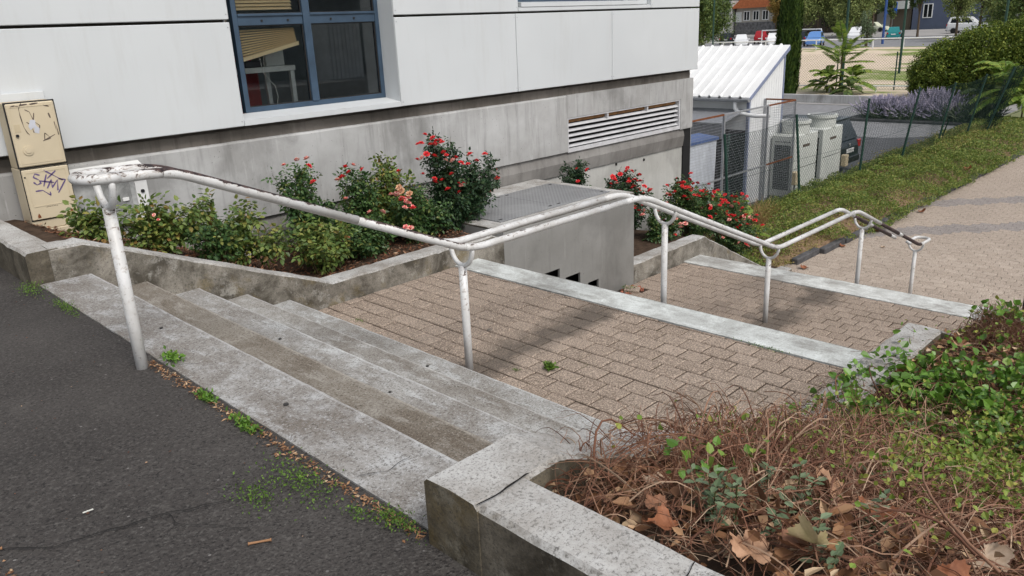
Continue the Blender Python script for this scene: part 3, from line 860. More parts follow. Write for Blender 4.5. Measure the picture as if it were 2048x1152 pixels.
# structure behind the panels
back = MB()
back.box(-3, 4.0, 8.06, 8.3, .60, 4.6); back.box(6.06, 8.3, 8.06, 8.3, .60, 4.6); back.box(11.3, 12.78, 8.06, 8.3, .60, 4.6); back.box(8.3, 11.3, 8.06, 8.3, .6, 1.84)
back.box(4.0, 6.06, 8.06, 8.3, .60, .80); back.box(4.0, 6.06, 8.06, 8.3, 3.3, 4.6); back.box(8.3, 11.3, 8.06, 8.3, 3.3, 4.6)
back.build('backing_wall', 'rough_strip', bld)
MB().box(-3, 12.78, 8.0, 14, 4.604, 4.75).build('roof_slab', 'block_grey', bld)
MB().box(-3, 12.79, 13.8, 14, -3, 4.6).build('rear_wall', 'block_grey', bld)
MB().box(12.62, 12.79, 8.31, 13.8, -3, 4.6).build('end_wall', 'block_grey', bld)
MB().box(-3, -2.8, 8.31, 13.8, -3, 4.6).build('end_wall', 'block_grey', bld)
# rough strip under the panels, then the cast beam
def beam_bottom(x): return interp([(-3, -.27), (20, -.27)], x)
ts = frange(-3, 9.252, .1)
def sec(x):
    zb = beam_bottom(x); zt = .585
    return [(x, 7.98, zb), (x, 7.98, zt - .02), (x, 7.995, zt), (x, 8.2, zt + .012), (x, 8.2, zb)]
obj('concrete_beam', extrude('concrete_beam', sec, ts, 0, .003, 5, .0, 2.), 'beam_concrete', bld)
obj('rough_ledge', extrude('rough_ledge', lambda x: [(x, 8.035, .58), (x, 8.03, .70), (x, 8.09, .735), (x, 8.09, .58)], frange(-3, 12.75, .08), 0, .010, 12, 0, 5.), 'rough_strip', bld)
m = MB()
m.box(9.254, 12.39, 7.982, 8.2, .245, .59); m.box(12.39, 12.79, 7.98, 8.3, -.30, .592)
m.build('concrete_beam', 'beam_concrete', bld)
obj('ledge', extrude('ledge', lambda x: [(x, 8.02, beam_bottom(x) - .35), (x, 7.99, beam_bottom(x) - .16), (x, 8.03, beam_bottom(x) + .02), (x, 8.2, beam_bottom(x) + .02), (x, 8.2, beam_bottom(x) - .35)], frange(-3, 12.55, .1), 0, .006, 7, 0, 8.), 'ledge_concrete', bld)
m = MB(); m.box(-3, 12.56, 8.045, 8.25, -3.2, -.292)
m.build('lower_wall', 'lower_wall_concrete', bld)
for x, z in ((9.72, -.62), (10.55, -.66), (11.35, -.70), (8.25, -.52), (9.0, -.58)):
    MB().disc_y((x, z), .022, 8.030, 8.06, 14).build('tie_hole', 'dark_gap', bld)
MB().box(12.563, 12.80, 8.02, 8.32, -3.05, -.303).build('black_corner', 'black_coating', bld)
m = MB(); m.disc_y((0, 0), .01, 0, .01)
# louvre vent
lv = MB().box(9.27, 12.38, 8.10, 8.13, -.26, .24).build('louvre', 'dark_gap', bld)
MB().box(9.29, 12.34, 8.06, 8.098, .165, .221).build('wood_board', 'wood_board', lv)
fr = MB(); fr.box(9.256, 12.388, 7.99, 8.09, .222, .243); fr.box(9.256, 12.388, 7.985, 8.09, -.285, -.225); fr.box(12.35, 12.387, 7.988, 8.088, -.224, .221); fr.box(9.257, 9.28, 7.988, 8.088, -.224, .221)
fr.box(10.27, 10.30, 8.0, 8.09, .15, .221); fr.box(11.38, 11.41, 8.0, 8.09, .15, .221)
fr.build('louvre_frame', 'louvre_metal', lv)
for k in range(5):
    z = .150 - k * .080
    m = MB(); m.add([(9.282, 8.055, z), (12.348, 8.055, z), (12.348, 8.0, z - .034), (9.282, 8.0, z - .034), (9.282, 8.061, z - .004), (12.348, 8.061, z - .004), (12.348, 8.006, z - .038), (9.282, 8.006, z - .038)],
                    [(0, 3, 2, 1), (4, 5, 6, 7), (3, 7, 6, 2), (0, 1, 5, 4), (0, 4, 7, 3), (1, 2, 6, 5)])
    m.build('slat', 'louvre_metal', lv)

# windows
def window(x0, x1, z0, z1, mull, trans, sill_lo, name='window', yw=8.22):
    wn_ = MB()
    f = .055
    y0, y1 = yw, yw + .07
    wn_.box(x0, x1, y0, y1, z0, z0 + f); wn_.box(x0, x1, y0, y1, z1 - f, z1)
    wn_.box(x0, x0 + f, y0 + .001, y1, z0 + f, z1 - f); wn_.box(x1 - f, x1, y0 + .001, y1, z0 + f, z1 - f)
    for mx in mull: wn_.box(mx - .045, mx + .045, y0 - .012, y1, z0 + f, z1 - f)
    o = wn_.build(name, 'window_blue', bld)
    xs_ = [x0 + f] + [v for mx in mull for v in (mx - .045, mx + .045)] + [x1 - f]
    for a, b in zip(xs_[::2], xs_[1::2]):
        tz = [z0 + f] + [v for q in trans for v in (q - .058, q + .058)] + [z1 - f]
        for q in trans:
            MB().bbox(a + .001, b - .001, y0 + .004, y1, q - .058, q + .058, .004).build('transom', 'window_blue', o)
            MB().bbox(a + .004, b - .004, y0 - .012, y0 + .003, q + .035, q + .062, .004).build('drip_rail', 'window_blue', o)
            for hx in (a + .28, a + .6): MB().disc_y((hx, q - .012), .012, y0 - .006, y0 + .002, 10).build('weep_hole', 'seal_black', o)
        for c_, d_ in zip(tz[::2], tz[1::2]):
            MB().box(a - .002, b + .002, y0 + .03, y0 + .038, c_ - .002, d_ + .002).build('pane', 'window_glass', o)
            g_ = MB(); e = .012
            g_.box(a, b, y0 + .018, y0 + .029, c_, c_ + e); g_.box(a, b, y0 + .018, y0 + .029, d_ - e, d_); g_.box(a, a + e, y0 + .0185, y0 + .029, c_ + e, d_ - e); g_.box(b - e, b, y0 + .0185, y0 + .029, c_ + e, d_ - e)
            g_.build('gasket', 'seal_black', o)
    # folded metal sill and side reveals
    s = MB(); s.prism([(YP - .008, sill_lo), (YP - .008, sill_lo + .055), (yw + .004, z0 - .001), (yw + .004, z0 - .03), (YP + .02, sill_lo)], 0, x0 - .19 if name == 'window' and x0 < 5 else x0, x1 - .002)
    s.build('sill', 'white_panel', o)
    m = MB(); m.box(x1 - .001, x1 + .003, YP + .012, yw + .02, sill_lo + .06, z1); m.build('reveal', 'white_panel', o)
    m = MB(); m.box(x0 - .198 if x0 < 5 else x0 - .006, x0 - .19 if x0 < 5 else x0 - .001, YP + .101, yw + .02, sill_lo + .06, z1); m.build('reveal', 'white_panel', o)
    return o
W1 = window(4.15, 6.047, .845, 3.3, [5.04], [1.81], .745)
W2 = window(8.25, 11.0, 1.95, 3.3, [9.6], [2.7], 1.872)
MB().box(11.003, 11.34, 8.0, 8.2, 1.88, 3.3).build('reveal', 'white_panel', W2)
# room behind the window
rm = root('office_room', (5, 9.5, .3), 'dim office interior seen through the blue-framed window', 'room')
m = MB(); m.box(2.6, 12.4, 8.32, 12.4, .10, .14); m.build('floor', 'room_floor', rm)
m = MB(); m.box(2.6, 12.4, 12.3, 12.4, .14, 3.6); m.box(2.5, 2.6, 8.3, 12.4, .14, 3.6); m.box(2.6, 12.4, 8.32, 12.3, 3.5, 3.6); m.build('wall', 'room_wall', rm)
dk = root('office_desk', (4.8, 8.9, .14), 'white office desk standing behind the left window pane', 'desk')
MB().bbox(4.22, 5.06, 8.62, 9.3, 1.24, 1.30, .005).build('table_top', 'desk_white', dk)
for x in (4.27, 5.02):
    for y in (8.66, 9.26): MB().box(x - .025, x + .025, y - .025, y + .025, .14, 1.24).build('leg', 'desk_white', dk)
thing(MB().bbox(4.75, 5.0, 8.75, 9.1, 1.30, 1.50, .01).build('desk_tray', 'desk_white'), 'pale desk tray on the white desk behind the window', 'tray')
thing(MB().bbox(4.46, 4.7, 8.70, 8.95, 1.30, 1.37, .01).build('desk_telephone', 'black_plastic'), 'black object lying on the white desk behind the window', 'telephone')
thing(MB().bbox(4.72, 5.02, 9.45, 9.8, .55, 1.42, .03).build('office_chair_back', 'red_plastic'), 'red chair back beyond the white desk in the window', 'chair')
# venetian blinds: upper pane hangs straight, lower pane has slipped askew
bl = root('window_blind', (4.6, 8.36, 1.9), 'cream slatted blind in the upper left pane', 'blind')
for k in range(7):
    z = 1.915 + k * .036
    m = MB(); m.add([(4.21, 8.315, z), (4.93, 8.315, z), (4.93, 8.345, z + .030), (4.21, 8.345, z + .030), (4.21, 8.317, z - .0015), (4.93, 8.317, z - .0015), (4.93, 8.347, z + .0285), (4.21, 8.347, z + .0285)],
                    [(0, 1, 2, 3), (7, 6, 5, 4), (0, 4, 5, 1), (3, 2, 6, 7), (0, 3, 7, 4), (1, 5, 6, 2)]); m.build('slat', 'blind_slat', bl)
bl2 = root('window_blind', (4.6, 8.36, 1.5), 'slipped cream blind hanging askew in the lower left pane', 'blind')
for k in range(11):
    f = k / 10.
    zl = 1.71 - .29 * f; zr = 1.72 - .155 * f - (.0 if k < 10 else .0)
    xl, xr = 4.21, 4.925 + .02 * f
    m = MB(); d = .017
    m.add([(xl, 8.315, zl - d), (xr, 8.315, zr - d * .8), (xr, 8.343, zr), (xl, 8.343, zl), (xl, 8.317, zl - d - .0015), (xr, 8.317, zr - d * .8 - .0015), (xr, 8.345, zr - .0015), (xl, 8.345, zl - .0015)],
          [(0, 1, 2, 3), (7, 6, 5, 4), (0, 4, 5, 1), (3, 2, 6, 7), (0, 3, 7, 4), (1, 5, 6, 2)]); m.build('slat', 'blind_slat', bl2)
m = MB(); m.add([(4.21, 8.30, 1.375), (4.955, 8.30, 1.53), (4.955, 8.35, 1.53), (4.21, 8.35, 1.375), (4.21, 8.30, 1.415), (4.955, 8.30, 1.57), (4.955, 8.35, 1.57), (4.21, 8.35, 1.415)],
                [(0, 3, 2, 1), (4, 5, 6, 7), (0, 1, 5, 4), (1, 2, 6, 5), (2, 3, 7, 6), (3, 0, 4, 7)]); m.build('bottom_rail', 'blind_slat', bl2)
MB().tube([(4.45, 8.32, 1.44), (4.47, 8.32, 1.25), (4.60, 8.33, 1.1), (4.62, 8.33, .98), (4.60, 8.33, .9)], .004, 5).build('cord', 'cord_white', bl2)
MB().tube([(4.50, 8.32, 1.45), (4.49, 8.32, 1.2), (4.52, 8.33, .9)], .003, 5).build('cord', 'cord_white', bl2)

# ------------------------------------------------------------------ cream service cabinet, stacked pair
def graffiti(strokes, ox, oz, sx, sz, y, r_, name, mat, parent):
    """flat brush strokes on a vertical face at y"""
    m = MB()
    for st in strokes:
        P = [Vector((ox + a * sx, y, oz + b * sz)) for a, b in st]
        Q = []
        for i in range(len(P) - 1):
            for k in range(5): Q.append(P[i].lerp(P[i + 1], k / 5))
        Q.append(P[-1])
        V = []; n = len(Q)
        for i, p in enumerate(Q):
            d = (Q[min(i + 1, n - 1)] - Q[max(i - 1, 0)]).normalized(); nn = Vector((-d.z, 0, d.x))
            ww = r_ * (.8 + .35 * math.sin(i * .7))
            V += [tuple(p + nn * ww), tuple(p - nn * ww)]
        m.add(V, [(2 * i, 2 * i + 2, 2 * i + 3, 2 * i + 1) for i in range(n - 1)])
    m.build(name, mat, parent)
cx0, cx1, cyf = 1.722, 2.112, 7.60
cu = root('service_cabinet', (1.92, 7.7, .65), 'upper cream service cabinet with brown scrawls and a torn sticker', 'cabinet')
MB().bbox(cx0 + .008, cx1 - .008, cyf + .018, 7.86, .652, 1.196, .006).build('case', 'cabinet_side', cu)
MB().bbox(cx0 + .002, cx1 - .002, cyf + .012, cyf + .030, .653, 1.202, .003).build('seal', 'seal_black', cu)
du = MB().bbox(cx0 + .012, cx1 - .012, cyf, cyf + .02, .664, 1.19, .008).build('door', 'cabinet_cream', cu)
m = MB(); e = .004
for (a, b, c_, d_) in [(cx0 + .035, cx1 - .032, 1.158, 1.164), (cx0 + .035, cx1 - .032, .690, .696), (cx0 + .035, cx0 + .040, .697, 1.157), (cx1 - .037, cx1 - .032, .697, 1.157)]: m.box(a, b, cyf - .003, cyf + .001, c_, d_)
m.build('rib', 'cabinet_cream', du)
m = MB(); m.disc_y((cx0 + .105, .80), .040, cyf - .008, cyf + .001, 28); m.disc_y((cx0 + .105, .80), .022, cyf - .014, cyf - .007, 24); m.build('round_boss', 'cabinet_cream', du)
m = MB(); m.disc_y((cx0 + .05, .93), .012, cyf - .014, cyf + .001, 14); m.build('lock', 'black_plastic', du)
MB().box(cx0 + .038, cx0 + .085, cyf - .002, cyf + .001, .955, 1.02).build('label_plate', 'cabinet_side', du)
graffiti([[(.34, .98), (.27, .9), (.27, .8), (.29, .62), (.33, .53), (.37, .49)], [(.38, .88), (.46, .84), (.50, .72)], [(.54, .82), (.50, .70), (.60, .62), (.57, .55)], [(.36, .69), (.44, .64), (.46, .52)], [(.66, .50), (.70, .47), (.76, .41), (.60, .38)], [(.66, .50), (.63, .38)], [(.60, .38), (.86, .46)]],
         cx0, .66, .39, .54, cyf - .0012, .0035, 'graffiti', 'graffiti_brown', du)
graffiti([[(.12, .93), (.20, .95), (.28, .93)], [(.30, .95), (.45, .96)], [(.5, .955), (.66, .965)], [(.75, .93), (.86, .90)], [(.82, .8), (.84, .72)], [(.90, .66), (.93, .45)]], cx0, .66, .39, .54, cyf - .001, .006, 'smear', 'graffiti_brown', du)
m = MB(); m.add([(1.87 + a * .08, cyf - .002, .93 + b * .12) for a, b in [(0, .55), (.3, 1), (.75, .95), (.7, .6), (1, .35), (.85, 0), (.45, .1), (.5, .45), (.1, .3)]], [tuple(range(9))]); m.build('torn_sticker', 'sticker_scrap', du)
cl = root('service_cabinet', (1.92, 7.7, .1), 'lower cream service cabinet with a purple graffiti tag', 'cabinet')
MB().bbox(cx0 + .006, cx1 - .004, cyf + .016, 7.87, .115, .648, .006).build('case', 'cabinet_cream', cl)
MB().bbox(cx0 + .004, cx1 - .012, cyf + .006, 7.84, .0, .114, .006).build('plinth', 'cabinet_cream', cl)
dl = MB().bbox(cx0 + .014, cx1 - .012, cyf - .002, cyf + .015, .205, .640, .006).build('door', 'cabinet_cream', cl)
MB().box(cx0 + .007, cx1 - .006, cyf + .010, cyf + .0155, .196, .647).build('seal', 'seal_black', cl)
m = MB()
for (a, b, c_, d_) in [(cx0 + .04, cx1 - .04, .612, .616), (cx0 + .05, cx1 - .055, .318, .325), (cx0 + .04, cx0 + .044, .33, .611), (cx1 - .044, cx1 - .04, .33, .611)]: m.box(a, b, cyf - .005, cyf - .001, c_, d_)
m.build('rib', 'cabinet_cream', dl)
for x in (cx0 + .07, cx1 - .06): m = MB(); m.add([(x - .012, cyf - .004, .222), (x + .012, cyf - .004, .222), (x + .012, cyf - .004, .24), (x, cyf - .004, .262), (x - .012, cyf - .004, .24)], [(0, 1, 2, 3, 4)]); m.build('lock', 'rust', dl)
MB().disc_y((cx0 + .03, .58), .007, cyf - .005, cyf, 10).build('lock', 'black_plastic', dl)
# purple tag, read from the photograph stroke by stroke
graffiti([[(.37, .93), (.28, .965), (.24, .91), (.33, .86), (.36, .80), (.28, .78), (.22, .83)], [(.50, .93), (.40, .74)], [(.34, .84), (.62, .78)], [(.47, 1.0), (.62, .91), (.80, .80)], [(.70, .97), (.50, .86)],
          [(.46, .70), (.58, .84), (.56, .70), (.70, .82), (.66, .64)], [(.86, .80), (.66, .60)], [(.86, .80), (.72, .83)], [(.22, .68), (.36, .68), (.50, .58), (.50, .64)]],
         cx0 + .0, .10, .39, .52, cyf - .0045, .0055, 'graffiti', 'graffiti_purple', dl)
graffiti([[(.36 + .035 * k, .395 + .006 * (k % 2)), (.385 + .035 * k, .40)] for k in range(7)], cx0, .10, .39, .52, cyf - .0035, .0022, 'stamped_lettering', 'graffiti_brown', dl)
# pale flashing on the facade above the cabinet
thing(MB().bbox(1.2, 2.12, 7.885, 7.918, 1.17, 1.262, .003).build('wall_flashing', 'white_panel'), 'white metal flashing strip above the cream cabinets', 'flashing')

# grey meter hatch on the wall behind the first post
mh = root('meter_hatch', (2.5, 7.9, .1), 'grey ribbed meter hatch with a white hood on the wall beside the cabinets', 'meter box')
MB().bbox(2.18, 2.86, 7.935, 7.985, -.06, .47, .006).build('case', 'meter_grey', mh)
m = MB()
for k in range(26): m.box(2.40 + k * .0115, 2.406 + k * .0115, 7.925, 7.936, .0, .455)
m.build('ribbed_panel', 'meter_grey', mh)
MB().bbox(2.74, 2.855, 7.925, 7.936, -.05, .45, .002).build('side_plate', 'meter_white', mh)
m = MB(); m.prism([(7.84, .470), (7.84, .492), (7.985, .545), (7.985, .475)], 0, 2.15, 2.83); m.build('hood', 'meter_white', mh)
for x, z in ((2.235, .16), (2.80, .25)): MB().disc_y((x, z), .018, 7.915, 7.936, 14).build('lock', 'black_plastic', mh)
MB().bbox(2.60, 2.66, 7.915, 7.924, .18, .215, .002).build('tag', 'plate_white', mh)

# ------------------------------------------------------------------ double handrail
YH, SEP, RR = 4.06, .115, .0265
def fillet(pts, r, n=6):
    out = [Vector(pts[0])]
    for a, b, c_ in zip(pts, pts[1:], pts[2:]):
        a, b, c_ = Vector(a), Vector(b), Vector(c_)
        d1 = (a - b); d2 = (c_ - b); l = min(r, d1.length * .45, d2.length * .45)
        p, q = b + d1.normalized() * l, b + d2.normalized() * l
        for k in range(n + 1):
            t_ = k / n; out.append((p.lerp(b, t_)).lerp(b.lerp(q, t_), t_))
    out.append(Vector(pts[-1])); return out
RZ = [(1.55, 1.0), (3.49, .145), (5.56, .148), (8.20, -.930), (10.47, -.930), (13.22, -2.03)]
hr = root('handrail', (3.5, YH, Z1), 'chipped white double-tube handrail running down the middle of all the steps', 'handrail')
yn, yf2 = YH - SEP, YH + SEP
def seg(pts, wear, name='rail'):
    strip_ = .62 if wear in (.16, .09) else .0
    MB().tube(pts, RR, 14).build(name, 'rail_paint', hr, smooth=True, color=(wear if not strip_ else .0, strip_ * (1 if wear > .1 else .6), 0))
# hairpin at the top end
hp = [(1.60, yn, .99)]
start = [(1.30, yn, 1.008)] + [(1.255 - .115 * math.sin(a) , YH - SEP * math.cos(a), 1.012) for a in [math.pi * k / 10 for k in range(11)]] + [(1.30, yf2, 1.008)]
def chain(y, xs_):
    return fillet([(x, y, z) for x, z in xs_], .16)
def subpath(P, xa, xb):
    out = []
    for a, b in zip(P, P[1:]):
        if a.x <= xa < b.x: out.append(a.lerp(b, (xa - a.x) / (b.x - a.x)))
        if xa < b.x < xb: out.append(b)
        if a.x < xb <= b.x: out.append(a.lerp(b, (xb - a.x) / (b.x - a.x)))
    return out
Pn = chain(yn, [(1.30, 1.008)] + RZ + [(13.62, -2.04)])
Pf = chain(yf2, [(1.30, 1.008)] + RZ + [(13.62, -2.04)])
MB().tube(start, RR, 14).build('rail_loop', 'rail_paint', hr, smooth=True, color=(.07, 0, 0))
def pieces(P, cuts):
    for (a, b, wv_) in cuts: seg(subpath(P, a, b), wv_)
pieces(Pn, [(1.301, 1.50, .115), (1.501, 2.6, .16), (2.601, 3.45, .09), (3.451, 5.3, .045), (5.301, 8.1, .03), (8.101, 10.3, .02), (10.301, 11.35, .0), (11.351, 12.15, .5), (12.151, 12.3, .02), (12.301, 13.25, .5)])
pieces(Pf, [(1.301, 1.50, .115), (1.501, 2.6, .16), (2.601, 3.45, .09), (3.451, 5.3, .045), (5.301, 8.1, .03), (8.101, 10.3, .02), (10.301, 10.95, .0), (10.951, 11.5, .5), (11.501, 11.68, .02), (11.681, 12.5, .5), (12.501, 12.72, .05)])
end = [Pn_ for Pn_ in subpath(Pn, 13.251, 13.55)] + [(13.66 + .10 * math.sin(a), YH - SEP * math.cos(a), -2.04) for a in [math.pi * k / 10 for k in range(1, 10)]] + [(13.55, yf2, -2.04), (13.32, yf2, -2.035), (13.30, YH + .05, -2.05)]
MB().tube(end, RR * .95, 14).build('rail_loop', 'rail_paint', hr, smooth=True, color=(.02, 0, 0))
def rail_z(x): return min(Pn, key=lambda p: abs(p.x - x)).z if not (Pn[0].x < x < Pn[-1].x) else subpath(Pn, x, x + .5)[0].z
def post(x, zb, label=None, wear=.02):
    zr = rail_z(x) if x > 1.31 else 1.01
    zt = zr - .155
    MB().tube([(x, YH, zb - .05), (x, YH, zb + .3), (x, YH, zt)], .030, 16).build('post', 'rail_paint', hr, smooth=True, color=(wear, 0, 0))
    arc = [(x, YH - SEP * math.cos(a), zr - .01 - .145 * math.sin(a)) for a in [math.pi * k / 12 for k in range(13)]]
    MB().tube(arc, .0175, 10).build('bracket', 'rail_paint', hr, smooth=True, color=(.0, 0, 0))
post(1.26, -.02, wear=.055); post(3.52, Z1, wear=.04); post(6.08, Z1 - .30, wear=.03); post(8.23, Z2, wear=.04); post(11.0, Z2 - .34, wear=.03); post(13.4, Z3, wear=.06)

# ------------------------------------------------------------------ car park, field and roads (sheets)
def strip(name, x0, x1, y0, y1, dz, mat):
    xs_ = sorted(set([x0, x1] + [p[0] for p in GP if x0 < p[0] < x1])); V = []; F = []
    for x in xs_: V += [(x, y0, ground_z(x) + dz), (x, y1, ground_z(x) + dz)]
    for i in range(len(xs_) - 1): F.append((2 * i, 2 * i + 2, 2 * i + 3, 2 * i + 1))
    me = bpy.data.meshes.new(name); me.from_pydata(V, [], F); me.update()
    return kind(obj(name, me, mat), 'structure')
strip('car_park', 12.8, 42.2, 8.1, 60, .030, 'car_park_asphalt')
me = bpy.data.meshes.new('car_park_lane'); me.from_pydata([(31.5, 11.2, -3.056), (33.0, 9.2, -3.056), (42.15, 9.2, -3.056), (42.1, 40, -3.056), (31.0, 40, -3.056)], [], [(0, 1, 2, 3, 4)]); me.update()
kind(obj('car_park_lane', me, 'car_park_pale'), 'structure')
strip('gravel_strip', 42.3, 45.2, 8.1, 60, .034, 'road_pale')
strip('sports_field', 46.0, 84, -20, 90, .03, 'sports_field')
strip('street', 84.2, 112, -40, 150, .03, 'car_park_pale')
strip('upper_street', 112.5, 134, -40, 170, .034, 'road_pale')
strip('plaza_bank', 34.5, 45, -2, 9.2, .05, 'terrain')

# ------------------------------------------------------------------ kerb of the planted bank
kb = root('bank_kerb', (20, 6.2, Z3), 'dark worn kerb along the green bank at the plaza edge', 'kerb')
def kerb_y(x): return interp([(13.9, 6.50), (15.5, 6.30), (19, 6.22), (24, 6.12), (34, 6.05)], x)
x = 14.2
while x < 33:
    L = 1.0
    yk = kerb_y(x + .5)
    m = MB(); m.bbox(x, x + L - .008, yk, yk + .14, Z3 - .1, Z3 + .11 + .012 * math.sin(x * 5), .02); m.build('kerb_stone', 'kerb_stone', kb)
    x += L
def bank(x, y):
    if x < 14.8: k_ = min(1, max(0, (x - 13.2) / 1.6)); k_ = k_ * k_ * (3 - 2 * k_)
    else: k_ = 1
    if y < kerb_y(x) + .11: return Z3 - .06
    e = min(1, max(0, (y - kerb_y(x) - .1) / .5)); f = min(1, max(0, (9.0 - y) / .6)); return Z3 - .05 + k_ * (.13 + .20 * e * f + .10) - .10 * k_ + k_ * .10 * mnoise.noise(Vector((x * .8, y * .8, 2)))
bed('planted_bank', 12.9, 36, 6.0, 9.1, bank, 'soil_dry', 130, 62)

# ------------------------------------------------------------------ shed beyond the building corner
sh = root('garden_shed', (19.2, 11, Z3), 'white shed with a ribbed sloping metal roof behind the mesh cage', 'shed')
m = MB(); m.prism([(9.835, -3.05), (14, -3.05), (14, .70), (9.835, .70)], 0, 20.0, 20.06); m.box(18.36, 20.0, 13.94, 14, -3.05, -.4); m.build('rear_wall', 'white_paint', sh)
m = MB(); m.box(18.30, 18.36, 9.835, 14, -1.12, -.37); m.build('front_wall', 'white_paint', sh)
MB().box(18.9, 19.0, 9.9, 13.9, -3.05, -1.1).build('dark_interior', 'dark_gap', sh)
k = 0; x = 18.31
while x < 20.0:
    zt = -.36 + (x - 18.3) / 1.75 * 1.1
    m = MB(); b_ = min(x + .118, 20.04); zt2 = -.36 + (b_ - 18.3) / 1.75 * 1.1
    m.add([(x, 9.80, -3.05), (b_, 9.80, -3.05), (b_, 9.80, zt2), (x, 9.80, zt), (x, 9.832, -3.05), (b_, 9.832, -3.05), (b_, 9.832, zt2), (x, 9.832, zt)], [(0, 1, 2, 3), (7, 6, 5, 4), (0, 4, 5, 1), (2, 6, 7, 3), (1, 5, 6, 2), (0, 3, 7, 4)])
    m.build('cladding_board', 'white_paint', sh); x += .125
MB().box(18.29, 18.36, 9.79, 9.86, -3.05, -.38).build('corner_post', 'trim_blue_grey', sh)
MB().box(20.045, 20.10, 9.785, 9.85, -3.05, .74).build('corner_post', 'trim_blue_grey', sh)
# ribbed roof sheet, ribs run up the slope
rise = lambda x: -.275 + (x - 18.12) / 1.98 * 1.13
V = []; y = 9.70; prof_y = []
while y < 14:
    prof_y += [(y, 0), (y + .20, 0), (y + .225, .038), (y + .265, .038), (y + .29, 0)]; y += .29
m = MB(); n_ = len(prof_y)
for x in (18.10, 20.12):
    for (yy, dz) in prof_y: m.v.append((x, yy, rise(x) + dz))
for x in (18.10, 20.12):
    for (yy, dz) in prof_y: m.v.append((x, yy, rise(x) + dz - .03))
for i in range(n_ - 1):
    m.f.append((i, i + 1, n_ + i + 1, n_ + i)); m.mi.append(0)
    m.f.append((2 * n_ + i, 3 * n_ + i, 3 * n_ + i + 1, 2 * n_ + i + 1)); m.mi.append(0)
    m.f.append((i, 2 * n_ + i, 2 * n_ + i + 1, i + 1)); m.mi.append(0); m.f.append((n_ + i, n_ + i + 1, 3 * n_ + i + 1, 3 * n_ + i)); m.mi.append(0)
m.f.append((0, n_, 3 * n_, 2 * n_)); m.mi.append(0)
rf = m.build('roof', 'roof_white', sh)
m = MB(); m.add([(18.10, 9.685, rise(18.10) - .12), (20.12, 9.685, rise(20.12) - .12), (20.12, 9.685, rise(20.12) - .02), (18.10, 9.685, rise(18.10) - .02), (18.10, 9.70, rise(18.10) - .12), (20.12, 9.70, rise(20.12) - .12), (20.12, 9.70, rise(20.12) - .02), (18.10, 9.70, rise(18.10) - .02)],
                [(0, 1, 2, 3), (7, 6, 5, 4), (0, 4, 5, 1), (2, 6, 7, 3), (0, 3, 7, 4), (1, 5, 6, 2)]); m.build('verge_trim', 'trim_blue_grey', rf)
P = [(18.04 + .075 * math.cos(a), -.325 + .075 * math.sin(a)) for a in [math.pi + math.pi * k / 10 for k in range(11)]]
m = MB(); m.prism([(p[1], p[0]) for p in P][::-1], 1, 9.66, 14.0); m.build('gutter', 'galvanized', sh)
MB().tube([(18.05, 10.05, -.40), (18.05, 10.05, -.55), (18.12, 9.95, -.68), (18.2, 9.6, -.74), (18.2, 9.2, -.72)], .05, 10).build('downpipe', 'white_paint', sh, smooth=True)
m = MB(); m.add([(17.2, 9.9, -.82), (18.3, 9.9, -.60), (18.3, 13, -.60), (17.2, 13, -.82), (17.2, 9.9, -.85), (18.3, 9.9, -.63), (18.3, 13, -.63), (17.2, 13, -.85)], [(0, 1, 2, 3), (7, 6, 5, 4), (0, 4, 5, 1), (1, 5, 6, 2), (2, 6, 7, 3), (3, 7, 4, 0)]); m.build('lean_to_roof', 'galvanized', sh)
MB().box(17.22, 17.26, 9.92, 13, -1.2, -.86).build('lean_to_fascia', 'grey_metal', sh)
# blank side wall of the neighbouring annex, behind shed and cage
thing(MB().box(20.3, 20.5, 10.2, 14, -3.05, -.2).build('annex_wall', 'shop_brown'), 'dark brown wall glimpsed in the gap behind the shed', 'wall')

# galvanized mesh cage
cg = root('mesh_cage', (17, 9.2, Z3), 'galvanized welded mesh cage with rusty top rail in front of the shed', 'mesh cage')
yc = 8.95
for x in (12.95, 14.25, 15.63, 17.63, 19.07): MB().box(x - .022, x + .022, yc - .022, yc + .022, Z3, -.40).build('post', 'galvanized', cg)
MB().box(19.048, 19.092, 9.74, 9.784, Z3, -.40).build('post', 'galvanized', cg)
for a, b, mt in ((12.975, 14.225, 'rust'), (14.275, 15.605, 'rust'), (15.655, 17.605, 'galvanized'), (17.655, 19.045, 'rust')):
    MB().box(a, b, yc - .018, yc + .018, -.43, -.395).build('top_rail', mt, cg)
    MB().box(a, b, yc - .015, yc + .015, -1.84, -1.81).build('middle_rail', 'rust' if a > 17.6 else 'galvanized', cg)
MB().box(19.052, 19.088, yc + .024, 9.738, -.43, -.395).build('top_rail', 'rust', cg)
Pw = [];
for x in np.arange(12.97, 19.07, .055): Pw.append([(x, yc, Z3 + .05), (x, yc, -.40)])
for z in np.arange(Z3 + .08, -.48, .062): Pw.append([(12.97, yc + .003, z), (19.07, yc + .003, z)])
for y in np.arange(8.95, 9.76, .055): Pw.append([(19.07, y, Z3 + .05), (19.07, y, -.40)])
for z in np.arange(Z3 + .08, -.48, .062): Pw.append([(19.073, 8.95, z), (19.073, 9.76, z)])
o = obj('wire_mesh', tubes('wire_mesh', Pw, np.full(len(Pw), .0026), 4), 'galvanized', cg); o['kind'] = 'stuff'
